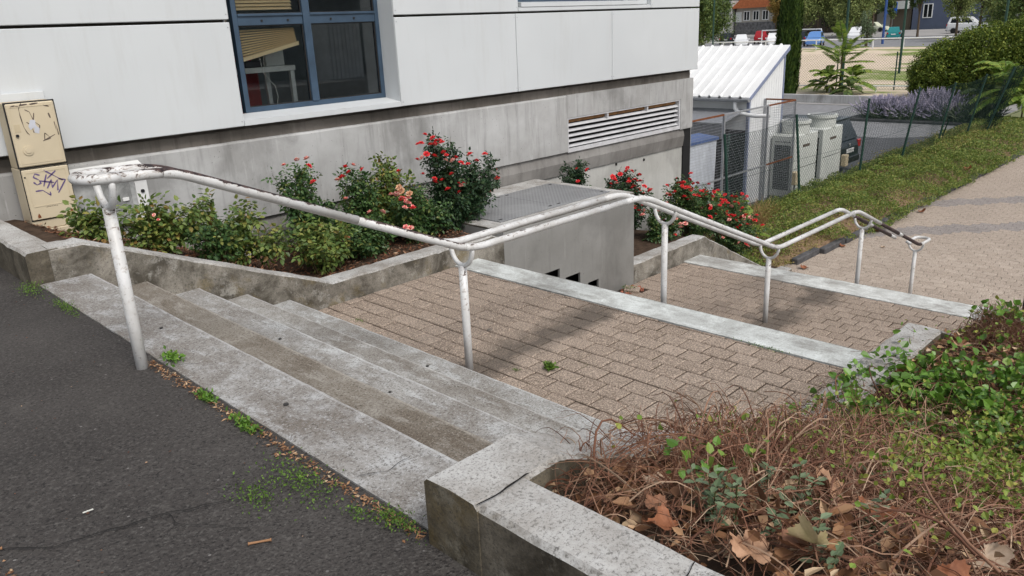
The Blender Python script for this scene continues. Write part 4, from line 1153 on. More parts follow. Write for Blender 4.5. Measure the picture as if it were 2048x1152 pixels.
# things kept inside the cage
bn = root('storage_bin', (15.1, 9.6, Z3), 'tall white bin with a blue lid standing inside the mesh cage', 'bin')
m = MB(); m.prism([(9.36, Z3), (9.8, Z3), (9.75, -.98), (9.30, -1.02)], 0, 14.8, 15.95); m.build('body', 'tarp_white', bn)
m = MB(); m.prism([(9.27, -1.018), (9.8, -.97), (9.8, -.90), (9.27, -.95)], 0, 14.77, 15.99); m.build('lid', 'tarp_blue', bn)
MB().box(14.85, 15.9, 9.30, 9.345, -2.35, -2.30).build('band', 'desk_white', bn)
thing(MB().tube([(16.0, 9.1, -2.98), (16.17, 9.12, -.9)], .03, 8).build('leaning_post', 'green_post'), 'dark green metal post leaning inside the mesh cage', 'post')
thing(MB().tube([(16.1, 9.1, -2.98), (16.3, 9.12, -2.2)], .025, 8).build('leaning_post', 'green_post'), 'short dark green post at the foot of the leaning one', 'post')

# ------------------------------------------------------------------ two heat pump units
def heat_pump(x0, x1, y0, y1, zt, label, fy):
    r = root('heat_pump', ((x0 + x1) / 2, (y0 + y1) / 2, Z3), label, 'heat pump', 'heat pumps beside the fence')
    MB().bbox(x0, x1, y0, y1, Z3 + .06, zt, .02).build('casing', 'ac_white', r)
    MB().box(x0 + .05, x1 - .05, y0 + .05, y1 - .05, Z3, Z3 + .06).build('foot', 'dark_gap', r)
    MB().box(x0 + .02, x1 - .02, y0 - .004, y0 + .002, Z3 + .80, Z3 + .812).build('seam', 'seal_black', r)
    MB().box(x0 + .45, x0 + .85, y0 - .006, y0 + .002, zt - .34, zt - .27).build('name_plate', 'graffiti_brown', r)
    g = MB().box(x0 - .012, x0 - .002, y0 + .12, y1 - .1, Z3 + .25, zt - .25).build('side_grille', 'dark_gap', r)
    for k in range(9): MB().box(x0 - .03, x0 - .014, y0 + .12, y1 - .1, Z3 + .3 + k * .15, Z3 + .32 + k * .15).build('grille_bar', 'black_plastic', g)
    cx, cy = (x0 + x1) / 2, (y0 + y1) / 2; rr_ = min(x1 - x0, y1 - y0) / 2 * 1.06
    c_ = MB().cyl((cx, cy), rr_, zt - .01, zt + .26, 32).build('fan_cowl', 'ac_white', r)
    MB().cyl((cx, cy), rr_ * 1.10, zt + .262, zt + .34, 32).build('cowl_ring', 'ac_white', c_)
    MB().cyl((cx, cy), rr_ * .92, zt + .341, zt + .352, 24).build('fan_opening', 'ac_grey', c_)
    return r
h1 = heat_pump(19.52, 20.86, 9.1, 9.75, -1.38, 'nearer white heat pump unit with a round fan cowl, by the mesh cage', 0)
h2 = heat_pump(21.56, 22.84, 9.25, 9.95, -1.45, 'farther white heat pump unit with a round fan cowl, by the dark car', 0)
for (x, y, z, lb) in ((19.38, 8.98, -2.6, 'small cream switch box beside the nearer heat pump'), (22.98, 9.18, -2.68, 'small cream switch box between the farther heat pump and the dark car')):
    r = root('switch_box', (x, y, Z3), lb, 'switch box')
    MB().bbox(x - .10, x + .10, y - .08, y + .08, z, z + .34, .02).build('box', 'cabinet_side', r); MB().box(x - .02, x + .02, y - .02, y + .02, Z3, z).build('stand', 'grey_metal', r)

# ------------------------------------------------------------------ cars
def car(name, label, loc, rot, paint, L=4.2, Wd=1.76, H=1.5, suv=False, coupe=False, detail=False, group=None):
    e = bpy.data.objects.new(name, None); COL.objects.link(e); e.location = loc; e.rotation_euler = (0, 0, rot); thing(e, label, 'car', group)
    def part(m, nm, mat, par=None, smooth=False):
        o = obj(nm, m.mesh(nm, smooth), mat); o.parent = par or e; return o
    h = L / 2; belt = H * (.62 if suv else .60); zb = .26 if suv else .20
    hood = H * (.60 if suv else .56)
    st = [(-h, .74, zb + .12, belt * .78), (-h + .06, .90, zb + .02, belt * .94), (-h + .25, .97, zb, belt), (-h * .5, 1., zb, belt), (0, 1., zb, belt * .985), (h * .36, .99, zb, belt * .96), (h * .62, .97, zb, hood), (h * .86, .92, zb, hood * .90), (h - .06, .82, zb + .02, hood * .78), (h, .66, zb + .12, hood * .62)]
    V = []; F = []; n = 10
    for (x, s, z0, z1) in st:
        w_ = Wd / 2 * s
        half = [(w_ * .80, z0), (w_ * .97, z0 + .12), (w_, z0 + (z1 - z0) * .55), (w_ * .97, z1 - .06), (w_ * .86, z1)]
        V += [(x, a, b) for a, b in half] + [(x, -a, b) for a, b in half[::-1]]
    for i in range(len(st) - 1):
        for j in range(n): F.append((i * n + j, (i + 1) * n + j, (i + 1) * n + (j + 1) % n, i * n + (j + 1) % n))
    F.append(tuple(range(n))); F.append(tuple((len(st) - 1) * n + j for j in range(n))[::-1])
    m = MB(); m.add(V, F); body = part(m, 'body', paint, None, False)
    xr0, xr1 = (-h + .10, h * .42) if not coupe else (-h * .72, h * .40)
    tr0, tr1 = (-h + .34, h * .10) if not coupe else (-h * .28, h * .10)
    wb, wt = Wd / 2 * .86, Wd / 2 * .66
    g0, g1 = belt - .02, H
    B = [(xr0, wb, g0), (xr1, wb, g0), (xr1, -wb, g0), (xr0, -wb, g0)]; T = [(tr0, wt, g1 - .05), (tr1, wt, g1 - .06), (tr1, -wt, g1 - .06), (tr0, -wt, g1 - .05)]
    Tc = [(tr0 + .12, wt * .85, g1), (tr1 - .12, wt * .85, g1 - .01), (tr1 - .12, -wt * .85, g1 - .01), (tr0 + .12, -wt * .85, g1)]
    m = MB(); m.add(B + T + Tc, [(0, 1, 5, 4), (1, 2, 6, 5), (2, 3, 7, 6), (3, 0, 4, 7), (4, 5, 9, 8), (5, 6, 10, 9), (6, 7, 11, 10), (7, 4, 8, 11), (8, 9, 10, 11)]); part(m, 'cabin', paint)
    def pane(a, b, c_, d_, u0, u1, v0, v1, nm):
        a, b, c_, d_ = map(Vector, (a, b, c_, d_))
        nn = (b - a).cross(d_ - a).normalized() * .008
        f = lambda u, v: a.lerp(b, u).lerp(d_.lerp(c_, u), v) + nn
        m = MB(); m.add([tuple(f(u0, v0)), tuple(f(u1, v0)), tuple(f(u1, v1)), tuple(f(u0, v1))], [(0, 1, 2, 3)]); part(m, nm, 'car_glass')
    pane(B[3], B[0], T[0], T[3], .08, .92, .12, .92, 'rear_window')
    pane(B[1], B[2], T[2], T[1], .06, .94, .08, .94, 'windscreen')
    for sgn in (1, -1):
        if sgn == 1: q = (B[1], B[0], T[0], T[1])
        else: q = (B[3], B[2], T[2], T[3])
        pane(*q, .10, .48, .10, .88, 'side_window'); pane(*q, .52, .90, .10, .88, 'side_window')
        for x in (-h * .62, h * .62):
            w_ = MB(); rr_ = .33
            wl = MB(); wl.disc_y((x, rr_), rr_, sgn * Wd / 2 * .99 - .11, sgn * Wd / 2 * .99 + .012, 20); wo_ = part(wl, 'wheel', 'tyre')
            wl = MB(); wl.disc_y((x, rr_), rr_ * .62, sgn * Wd / 2 * .99 + sgn * .006 - .012, sgn * Wd / 2 * .99 + sgn * .006 + .012, 16); part(wl, 'rim', 'rim_metal', wo_)
        m = MB(); m.bbox(-h - .004, -h + .16, sgn * Wd * .40 - .10, sgn * Wd * .40 + .09, belt * .70, belt * .93, .02); part(m, 'tail_lamp', 'tail_lamp')
        m = MB(); m.bbox(h - .20, h - .03, sgn * Wd * .33 - .15, sgn * Wd * .33 + .13, hood * .58, hood * .76, .03); part(m, 'headlight', 'head_lamp')
        m = MB(); m.bbox(h * .30, h * .38, sgn * (Wd / 2 + .02) - .08, sgn * (Wd / 2 + .02) + .08, belt, belt + .14, .03); part(m, 'mirror', paint)
    m = MB(); m.bbox(-h - .03, -h + .2, -Wd * .42, Wd * .42, zb + .02, zb + .24, .04); part(m, 'bumper', 'black_plastic' if suv else paint)
    m = MB(); m.bbox(h - .2, h + .02, -Wd * .36, Wd * .36, zb + .02, zb + .22, .04); part(m, 'bumper', paint)
    m = MB(); m.box(-h - .026, -h - .012, -.26, .26, belt * .62, belt * .62 + .12); pl = part(m, 'number_plate', 'plate_white')
    if detail:
        fc = bpy.data.curves.new('plate_lettering', 'FONT'); fc.body = 'CE-503-JF'; fc.size = .105; fc.align_x = 'CENTER'; fc.align_y = 'CENTER'
        ft = bpy.data.objects.new('plate_text_source', fc); COL.objects.link(ft); bpy.context.view_layer.update()
        lm = bpy.data.meshes.new_from_object(ft.evaluated_get(bpy.context.evaluated_depsgraph_get())); bpy.data.objects.remove(ft); lm.materials.clear(); lm.materials.append(MAT['ink_black'])
        fo = bpy.data.objects.new('plate_lettering', lm); COL.objects.link(fo); fo.parent = pl
        fo.location = (-h - .0285, 0, belt * .62 + .06); fo.rotation_euler = (math.pi / 2, 0, -math.pi / 2)
        m = MB(); m.tube([(-h + .12, .05, belt + .05), (-h + .20, -.35, belt + .17)], .012, 6); part(m, 'wiper', 'black_plastic')
        m = MB(); m.bbox(-h + .26, -h + .48, -Wd * .33, Wd * .33, H - .05, H - .01, .01); part(m, 'roof_spoiler', paint)
        m = MB(); m.bbox(-h - .01, -h + .02, -.06, .06, belt * .80, belt * .80 + .09, .02); part(m, 'badge', 'rim_metal')
    return e
car('parked_car', 'dark blue-black hatchback with its rear to the fence, beside the heat pumps', (23.88, 9.42 + 2.15, Z3 + .012), math.pi / 2, 'car_black', 4.3, 1.82, 1.62, True, False, True)
cg_ = 'cars parked beyond the sports field'
zc = lambda x: ground_z(x) + .035
for nm, lb, x, y, rot, paint, L, Wd, H, kw in [
    ('parked_car', 'black estate car parked leftmost beyond the field', 102.0, 58.3, .35, 'car_black', 4.4, 1.8, 1.5, {}),
    ('parked_car', 'white car with a dark windscreen parked next to the black one', 91.0, 50.2, math.pi + .5, 'car_white', 4.0, 1.75, 1.45, {}),
    ('parked_car', 'red car with a pale roof parked beyond the white goal', 101.5, 52.8, .30, 'car_red', 4.2, 1.8, 1.65, dict(suv=True)),
    ('parked_car', 'white car parked behind the goal post beside the cypress', 91.0, 46.0, math.pi + .5, 'car_white', 4.1, 1.76, 1.5, {}),
    ('parked_car', 'light blue car parked behind the goal, right of the cypress', 90.2, 40.6, math.pi + .3, 'car_blue', 4.2, 1.78, 1.55, {}),
    ('parked_car', 'dark car parked half hidden behind the light blue one', 96.5, 45.2, .3, 'car_black', 4.2, 1.78, 1.5, {}),
    ('parked_car', 'white car with its nose towards the field, left of the grey-green sapling', 106.0, 42.3, math.pi + .25, 'car_white', 4.2, 1.8, 1.6, {}),
    ('parked_car', 'pale cream coupe side-on across the upper street', 129.5, 49.0, -math.pi / 2 - .1, 'car_cream', 4.6, 1.8, 1.45, dict(coupe=True)),
    ('parked_car', 'teal hatchback seen from behind near the blue pole', 106.5, 37.8, .30, 'car_teal', 3.8, 1.68, 1.45, {}),
    ('parked_van', 'white van roof showing above the big round bush', 118, 32.6, -math.pi / 2, 'car_white', 5.0, 2.0, 2.0, dict(suv=True))]:
    car(nm, lb, (x, y, zc(x)), rot, paint, L, Wd, H, group=cg_ if nm == 'parked_car' else None, **kw)

# ------------------------------------------------------------------ green chain-link fence, leaning
FP = [(15.3, 8.55, 15.1, 8.62, -.75), (18.45, 8.38, 18.20, 8.50, -.66), (21.92, 8.33, 21.95, 8.25, -.62), (24.6, 8.2, 24.65, 7.86, -.56), (28.24, 8.32, 28.3, 7.98, -.69), (30.95, 8.22, 31.0, 7.80, -.62), (32.5, 8.0, 32.7, 7.38, -.50)]
fn = root('chain_link_fence', (24, 8.3, Z3), 'sagging dark green chain-link fence with leaning posts along the bank', 'fence')
for k, (bx, by, tx, ty, tz) in enumerate(FP):
    MB().tube([(bx, by, bank(bx, by) - .2), ((bx + tx) / 2, (by + ty) / 2, (bank(bx, by) + tz) / 2), (tx, ty, tz)], .032, 8).build('post', 'green_post', fn)
for k in (1, 3):
    bx, by = FP[k][:2]
    if k == 3: MB().tube([(28.9, 8.5, Z3), (28.5, 8.1, -1.9)], .022, 6).build('brace', 'green_post', fn)
FA = np.array([(p[0], p[1], Z3 + .14) for p in FP]); FB = np.array([(p[2], p[3], p[4]) for p in FP]); FB[:, 2] -= .03
sl = np.concatenate([[0], np.cumsum(np.linalg.norm(FA[1:, :2] - FA[:-1, :2], axis=1))])
def fsurf(s, v):
    a = np.stack([np.interp(s, sl, FA[:, k]) for k in range(3)], -1); b = np.stack([np.interp(s, sl, FB[:, k]) for k in range(3)], -1)
    fr_ = np.interp(s, sl, np.arange(len(sl))); sag = np.abs(np.sin(np.pi * fr_)) * .10
    p = a + (b - a) * v[..., None]; p[..., 2] -= sag * v ** 2; p[..., 1] += np.sin(s * 2.1) * .03 * np.sin(np.pi * v)
    return p
Hm = 1.6; dia = .085
W_ = []
nseg = 9
for d in (1, -1):
    s0 = np.arange(-Hm, sl[-1] + Hm, dia)
    v = np.linspace(0, 1, nseg)
    S = s0[:, None] + d * v[None] * Hm if d == 1 else s0[:, None] + Hm - v[None] * Hm
    ok = (S.min(1) > -.0) & (S.max(1) < sl[-1])
    W_.append(fsurf(S[ok], np.broadcast_to(v, S[ok].shape)))
    # clipped wires at both ends
    for s_ in S[~ok]:
        va = v[(s_ >= 0) & (s_ <= sl[-1])]; sa = s_[(s_ >= 0) & (s_ <= sl[-1])]
        if len(va) > 1:
            vv = np.linspace(va[0], va[-1], nseg); ss = np.linspace(sa[0], sa[-1], nseg); W_.append(fsurf(ss[None], vv[None]))
Pw = np.concatenate(W_)
o = obj('wire_mesh', tubes('wire_mesh', Pw, np.full(len(Pw), .0029), 3), 'green_wire', fn); o['kind'] = 'stuff'
ss = np.linspace(0, sl[-1], 90)
for v in (1.0, .52, .02):
    P_ = fsurf(ss, np.full_like(ss, v)); MB().tube([tuple(p) for p in P_], .004, 5).build('line_wire', 'green_wire', fn)
# rolled-up slack mesh at the last post
Pw = []
for k in range(110):
    a0 = RNG.uniform(0, 2 * np.pi); tw = RNG.choice([-1, 1]) * 2.6; rr_ = RNG.uniform(.10, .30)
    v = np.linspace(0, 1, 8); an = a0 + tw * v
    c0 = np.array(FA[-1]) + (np.array(FB[-1]) + np.array([.15, -.1, .05]) - FA[-1]) * v[:, None]
    Pw.append(c0 + np.stack([np.cos(an) * rr_ * 1.5 + .28, np.sin(an) * rr_, 0 * an], 1))
o = obj('rolled_mesh', tubes('rolled_mesh', np.array(Pw), np.full(len(Pw), .003), 3), 'green_wire', fn); o['kind'] = 'stuff'

# ------------------------------------------------------------------ low wall, rails and posts round the field
thing(MB().bbox(42.9, 43.15, 15.6, 26.5, -3.1, -2.62, .02).build('low_wall', 'beam_concrete'), 'low pale concrete wall below the cypress at the car park edge', 'wall')
def pipe_rail(name, label, pts, h, r_, mat, rails=(1.0,)):
    e = root(name, (*pts[0],), label, 'railing')
    for p in pts: MB().box(p[0] - r_, p[0] + r_, p[1] - r_, p[1] + r_, p[2], p[2] + h - r_ * 1.2).build('post', mat, e)
    for f in rails: MB().tube([(p[0], p[1], p[2] + h * f) for p in pts], r_ * 1.3, 6).build('rail', mat, e)
pipe_rail('field_railing', 'low white tube railing along the near edge of the sports field', [(47.0 + .3 * i, 25.5 - 2.6 * i, ground_z(47)) for i in range(6)], .42, .03, 'white_paint')
pipe_rail('field_railing', 'white railing along the far edge of the sports field', [(80.4, y, ground_z(80)) for y in (52, 46.5, 41.5, 36, 30.4, 27.6, 22, 17)], .95, .05, 'white_paint')
gl = root('football_goal', (93, 45, ground_z(93)), 'white football goal frame standing beyond the field', 'goal')
for (x, y) in ((95.0, 49.6), (92.2, 40.8)): MB().tube([(x, y, ground_z(x)), (x, y, ground_z(x) + 1.75)], .07, 8).build('goal_post', 'white_paint', gl)
MB().tube([(95.0, 49.6, ground_z(95) + 1.78), (92.2, 40.8, ground_z(95) + 1.78)], .07, 8).build('crossbar', 'white_paint', gl)
ff = root('field_fence', (48, 20, -3), 'thin dark green wire fence between the car park and the sports field', 'fence')
fpts = [(48.2 + .28 * i, 27.0 - 3.3 * i) for i in range(6)]
for (x, y) in fpts: MB().tube([(x, y, ground_z(x)), (x, y, ground_z(x) + 2.2)], .04, 6).build('post', 'green_post', ff)
Pw = []
A_, B_ = np.array(fpts[0]), np.array(fpts[-1]); LL = np.linalg.norm(B_ - A_)
for s0 in np.arange(-2.2, LL, .16):
    for d in (1, -1):
        u = np.array([s0, s0 + 2.2])[::d]; u = np.clip(u, 0, LL); p = A_ + (B_ - A_) * (u / LL)[:, None]
        Pw.append([(p[0][0], p[0][1], ground_z(48)), (p[1][0], p[1][1], ground_z(48) + 2.15)])
o = obj('wire_mesh', tubes('wire_mesh', Pw, np.full(len(Pw), .0045), 3), 'green_wire', ff); o['kind'] = 'stuff'
tall = [(50.8, 20.9, 9.0, 'tall dark green pole rising behind the near sumac plant'), (58, 20.0, 9.5, 'tall green pole rising behind the big round bush'), (76, 45.2, 9.5, 'tall dark green pole beside the dark tree at the building corner'), (60, 14.5, 9, 'tall green pole at the right edge above the big round bush')]
for (x, y, h, lb) in tall: thing(MB().tube([(x, y, ground_z(x)), (x, y, ground_z(x) + h)], .085, 8).build('tall_pole', 'green_post'), lb, 'pole', 'tall poles round the sports field')
thing(MB().tube([(91.5, 33.6, zc(91)), (91.5, 33.6, zc(91) + 9)], .14, 8).build('blue_pole', 'blue_pole'), 'tall bright blue pole beside the teal car', 'pole')
thing(MB().tube([(87, 42.9, zc(87)), (87, 42.9, zc(87) + 2.8)], .12, 8).build('blue_pole', 'blue_pole'), 'short dark blue pole standing above the shed roof', 'pole')
ps = root('parking_sign', (122, 44, zc(122)), 'square blue parking sign with a white letter P', 'sign')
MB().tube([(122, 44, zc(122)), (122, 44, zc(122) + 4.3)], .05, 6).build('pole', 'grey_metal', ps)
MB().bbox(121.86, 121.92, 43.2, 44.8, zc(122) + 2.75, zc(122) + 4.2, .02).build('panel', 'sign_blue', ps)
m = MB(); z0 = zc(122) + 2.95
m.box(121.84, 121.855, 44.18, 44.36, z0, z0 + 1.05); m.box(121.84, 121.855, 43.72, 44.178, z0 + .88, z0 + 1.05); m.box(121.84, 121.855, 43.72, 44.178, z0 + .42, z0 + .58); m.box(121.84, 121.855, 43.6, 43.76, z0 + .585, z0 + .878)
m.build('letter_p', 'plate_white', ps)
# post at the right edge of the brush bed
thing(MB().bbox(9.0, 9.09, 1.55, 1.64, -2.0, -.45, .006).build('bollard_post', 'black_plastic'), 'dark square post standing at the right edge of the brush bed', 'post')

# ------------------------------------------------------------------ far buildings
def building(name, label, x, y0, y1, z0, z1, wall, wins, roof=None, wmat='white_paint', depth=10, base=None):
    e = root(name, (x, (y0 + y1) / 2, z0), label, 'building')
    MB().box(x, x + depth, y0, y1, z0 - .5, z1).build('wall', wall, e)
    if base: MB().box(x - .12, x - .002, y0 - .05, y1 + .05, z0 - .4, z0 + base[0]).build('stone_base', base[1], e)
    for (a, b, c_, d_) in wins:
        f = MB(); t_ = .12
        f.box(x - .08, x - .003, a, b, c_, c_ + t_); f.box(x - .08, x - .003, a, b, d_ - t_, d_); f.box(x - .081, x - .003, a, a + t_, c_ + t_, d_ - t_); f.box(x - .081, x - .003, b - t_, b, c_ + t_, d_ - t_)
        f.box(x - .079, x - .003, (a + b) / 2 - t_ / 2, (a + b) / 2 + t_ / 2, c_ + t_, d_ - t_)
        fo = f.build('window', wmat, e)
        MB().box(x - .03, x - .002, a + t_ + .002, b - t_ - .002, c_ + t_ + .002, d_ - t_ - .002).build('pane', 'car_glass', fo)
    if roof:
        m = MB(); o_ = .5; m.prism([(y0 - o_, z1 - .05), (y1 + o_, z1 - .05), (y1 + o_, z1 + .15), ((y0 + y1) / 2 + 2, z1 + roof), ((y0 + y1) / 2 - 2, z1 + roof), (y0 - o_, z1 + .15)], 0, x - .7, x + depth)
        m.build('roof', 'roof_tile', e)
    return e
hz = zc(135)
e = building('stone_house', 'pale house with an orange tiled roof and white windows, left of the cypress', 135, 64.5, 75.7, hz, 3.15, 'house_wall', [(73.0, 74.2, .95, 2.6), (71.2, 72.4, .95, 2.6), (69.4, 70.6, .95, 2.6)], 3.6, base=(2.1, 'house_stone'))
MB().box(136, 137, 71.6, 73.0, 4.4, 9).build('chimney', 'roof_tile', e)
MB().box(134.86, 134.997, 74.6, 75.7, .75, 2.5).build('shutter', 'desk_white', e)
building('annex_house', 'white rendered building with a blue-grey door left of the orange-roofed house', 134, 76.2, 84, hz, 4.5, 'block_grey', [(77.5, 79.0, -.6, 1.2)])
thing(MB().box(128, 128.4, 60.0, 64, zc(128), zc(128) + 3.2).build('gate_pillar', 'house_stone'), 'grey stone gate pillar between the orange-roofed house and the cypress', 'pillar')
e = building('blue_block', 'dark blue-grey apartment block with white framed windows', 136, 36.5, 45.8, hz, 9, 'block_blue', [(42.9, 44.3, .2, 2.3), (42.9, 44.6, 3.1, 5), (38.5, 40, .2, 2.3)])
e = building('grey_block', 'grey apartment block with a white balcony and brown shopfront', 137, 46.3, 64, hz, 9, 'shop_brown', [(47.5, 50.0, 3.4, 5.2)])
m = MB(); m.box(135.2, 136.9, 46.5, 51.2, 1.7, 2.9); m.build('balcony', 'desk_white', e)
MB().box(136.8, 136.95, 49.0, 51.5, hz, 1.5).build('shutter', 'block_grey', e)
building('far_house', 'pale house behind the trees right of the blue block', 140, 20, 34, hz, 8, 'block_grey', [(24, 26, .3, 2.2), (29, 31, .3, 2.2)])
building('hall_block', 'long grey hall behind the tree row beyond the street', 150, 50, 110, hz, 12, 'house_stone', [])

# the other side of the walkway, behind the viewer: only its mirror image shows, in the window panes
oh = root('opposite_hall', (20, -15, Z3), 'dark hall across the plaza, mirrored faintly in the window panes', 'building')
MB().box(4, 44, -19, -15, Z3, 3.6).build('wall', 'house_stone', oh)
kind(MB().box(12, 44, -14.7, -10.6, Z3, -.1).build('opposite_terrace', 'road_pale'), 'structure')
MB().box(3.8, 44.2, -19.2, -14.8, 3.602, 3.8).build('roof', 'block_grey', oh)
oc_ = root('ribbed_cabin', (19, -12, Z3), 'white ribbed cabin across the plaza, mirrored in the right window pane', 'cabin')
x = 18.2
while x < 19.9: MB().bbox(x, x + .17, -12, -11.9, -.1, 2.2, .03).build('ribbed_sheet', 'white_paint', oc_); x += .19
MB().box(18.2, 19.9, -13.5, -12.003, -.1, 2.18).build('body', 'white_paint', oc_)

# ------------------------------------------------------------------ roses
def bloom_mesh(mat):
    m = MB(); r_ = random.Random(4)
    for ring, (n, rad, lift, tilt) in enumerate([(6, .030, .000, .35), (5, .022, .006, .9), (4, .013, .011, 1.25)]):
        for k in range(n):
            a = 2 * math.pi * (k + .5 * ring) / n; ca, sa = math.cos(a), math.sin(a); tx, ty = -sa, ca
            w_ = rad * .62; h0 = lift; h1 = lift + rad * math.sin(tilt); ro = rad * math.cos(tilt) + .006
            m.add([(ca * .004, sa * .004, h0), (ca * ro * .6 + tx * w_, sa * ro * .6 + ty * w_, h0 + (h1 - h0) * .5), (ca * ro, sa * ro, h1), (ca * ro * .6 - tx * w_, sa * ro * .6 - ty * w_, h0 + (h1 - h0) * .5)], [(0, 1, 2), (0, 2, 3)])
    me = m.mesh('bloom'); me.materials.append(MAT[mat]); return me
BLOOM = {k: bloom_mesh(k) for k in ('rose_red', 'rose_pink', 'rose_faded')}

def rose_bush(label, base, lobes, nstem, blooms, leafmat='rose_leaf', nl=1.0, seed=0, bsc=1.0):
    """lobes: list of (cx,cy,cz,rx,ry,rz) volumes the stems reach into; blooms: dict material -> count, or list of (x,y,z,mat)"""
    rng = np.random.default_rng(seed)
    r = root('rose_bush', base, label, 'rose bush')
    wts = np.array([l[3] * l[4] * l[5] for l in lobes]) ** .6; wts /= wts.sum()
    tips = []; P = []; R = []
    for i in range(nstem):
        l = lobes[rng.choice(len(lobes), p=wts)]
        v = rdir(1, .5, rng)[0] * (rng.uniform(.2, 1.0) ** .5 if rng.random() < .75 else rng.uniform(1.0, 1.35))
        tip = np.array(l[:3]) + v * np.array(l[3:])
        b = np.array(base) + np.array([rng.normal() * .05, rng.normal() * .05, -.02])
        mid = (b + tip) / 2 + np.array([rng.normal() * .05, rng.normal() * .05, .10 * rng.random()])
        t_ = np.linspace(0, 1, 7)[:, None]
        path = (1 - t_) ** 2 * b + 2 * t_ * (1 - t_) * mid + t_ ** 2 * tip
        P.append(path); R.append(np.linspace(.006, .0018, 7)); tips.append(tip)
        # side shoots
        for q in range(2):
            k = rng.integers(2, 6); s0 = path[k]; e = s0 + (rdir(1, .4, rng)[0]) * rng.uniform(.06, .17)
            sp = s0 + (e - s0) * np.linspace(0, 1, 7)[:, None]; P.append(sp); R.append(np.linspace(.0028, .0012, 7))
            if rng.random() < .3: tips.append(e)
    obj('stems', tubes('stems', np.array(P), np.array(R), 4), 'rose_stem', r)
    # compound leaves of five leaflets along the shoots
    LP = []; LD = []; LU = []; LL = []
    for path in P:
        ln = np.linalg.norm(path[-1] - path[0]); n = max(2, int(ln / .028 * nl))
        for k in range(n):
            t_ = rng.uniform(.30, 1.0) if ln > .25 else rng.uniform(.1, 1.0)
            x_ = t_ * 6; i0 = min(5, int(x_)); p = path[i0] + (path[i0 + 1] - path[i0]) * (x_ - i0)
            d = rdir(1, .25, rng)[0]; u = unit(np.array([0, 0, 1.]) + rng.normal(size=3) * .45); s = unit(np.cross(d, u))
            ll = rng.uniform(.034, .058) * (1.22 if 'light' in leafmat else 1); rl = ll * 1.9
            for (f, sd) in ((1.0, 0), (.75, 1), (.75, -1), (.40, 1), (.40, -1)):
                LP.append(p + d * rl * f + s * sd * .004); LD.append(unit(d * (1.0 if sd == 0 else .35) + s * sd * .9 - np.array([0, 0, .25])))
                LU.append(u + rng.normal(size=3) * .25); LL.append(ll * (1 if sd == 0 else .85))
    LL = np.array(LL)
    obj('foliage', leaves('foliage', LP, LD, LU, LL, LL * .62, .16, True, .12), leafmat, r)
    def put(p, mt, sc):
        o = obj('bloom', BLOOM[mt], None, r); o.matrix_parent_inverse = Matrix.Translation(-Vector(base))
        o.location = p; o.rotation_euler = (rng.uniform(-.3, .9), rng.uniform(-.5, .5), rng.uniform(0, 6)); o.scale = (sc,) * 3
    for (x, y, z, mt) in (blooms if isinstance(blooms, list) else []): put((x, y, z), mt, 1.18 * bsc * rng.uniform(.8, 1.15))
    if isinstance(blooms, dict):
        tp = sorted(tips, key=lambda p: -(p[2] - .9 * p[1] + rng.normal() * .12)); i = 0
        for mt, n in blooms.items():
            for _ in range(n):
                p = tp[i % len(tp)] + rng.normal(size=3) * .03; i += 1; put(tuple(p + np.array([-.02, -.06, .03])), mt, 1.1 * bsc * rng.uniform(.75, 1.2))
    return r
# blooms of the nearer bed at their own places in the bed
A_bl = [(3.841, 6.995, 0.421, 'rose_pink'), (3.99, 6.995, 0.453, 'rose_pink'), (4.05, 6.905, 0.461, 'rose_pink'), (4.058, 6.908, 0.385, 'rose_red'), (4.136, 6.983, 0.204, 'rose_red')]
B_bl = [(4.527, 6.973, 0.298, 'rose_red'), (4.559, 6.967, 0.241, 'rose_red'), (4.706, 6.931, 0.253, 'rose_red'), (4.469, 6.96, 0.203, 'rose_red'), (4.613, 6.96, 0.307, 'rose_pink'), (4.403, 6.958, 0.183, 'rose_pink'), (4.446, 6.916, -0.02, 'rose_pink')]
C_bl = [(5.218, 6.991, 0.146, 'rose_red')]
D_bl = [(5.475, 6.793, 0.527, 'rose_red'), (5.611, 6.826, 0.47, 'rose_red'), (5.681, 6.853, 0.426, 'rose_red'), (5.729, 6.849, 0.431, 'rose_red'), (5.619, 6.808, 0.409, 'rose_red'), (5.538, 6.798, 0.409, 'rose_red'), (5.399, 6.781, 0.44, 'rose_red'), (5.338, 6.758, 0.444, 'rose_red'), (5.679, 6.757, 0.416, 'rose_red'), (5.727, 6.8, 0.3, 'rose_red'), (5.468, 6.786, 0.315, 'rose_red'), (5.578, 6.792, 0.276, 'rose_red'), (5.374, 6.843, 0.263, 'rose_red'), (5.774, 6.807, 0.259, 'rose_red'), (6.137, 6.81, 0.218, 'rose_red'), (6.347, 6.778, 0.191, 'rose_red'), (6.185, 6.756, 0.14, 'rose_red'), (5.967, 6.787, 0.14, 'rose_red'), (6.058, 6.768, 0.117, 'rose_red'), (6.54, 6.805, -0.032, 'rose_red'), (6.606, 6.854, -0.146, 'rose_red'), (5.841, 6.821, 0.029, 'rose_red'), (5.903, 6.772, -0.087, 'rose_red'), (6.043, 6.843, -0.118, 'rose_red'), (5.955, 6.834, -0.203, 'rose_red'), (5.589, 6.827, 0.017, 'rose_red'), (5.606, 6.845, -0.028, 'rose_red'), (5.7, 6.83, -0.019, 'rose_red'), (5.782, 6.833, -0.138, 'rose_red'), (6.431, 6.789, -0.27, 'rose_red'), (5.449, 6.852, 0.089, 'rose_red'), (5.944, 6.85, 0.202, 'rose_red'), (5.395, 6.77, 0.282, 'rose_pink'), (5.773, 6.829, 0.2, 'rose_pink'), (5.882, 6.826, 0.179, 'rose_pink'), (5.972, 6.8, -0.125, 'rose_pink'), (5.417, 6.807, -0.208, 'rose_pink')]
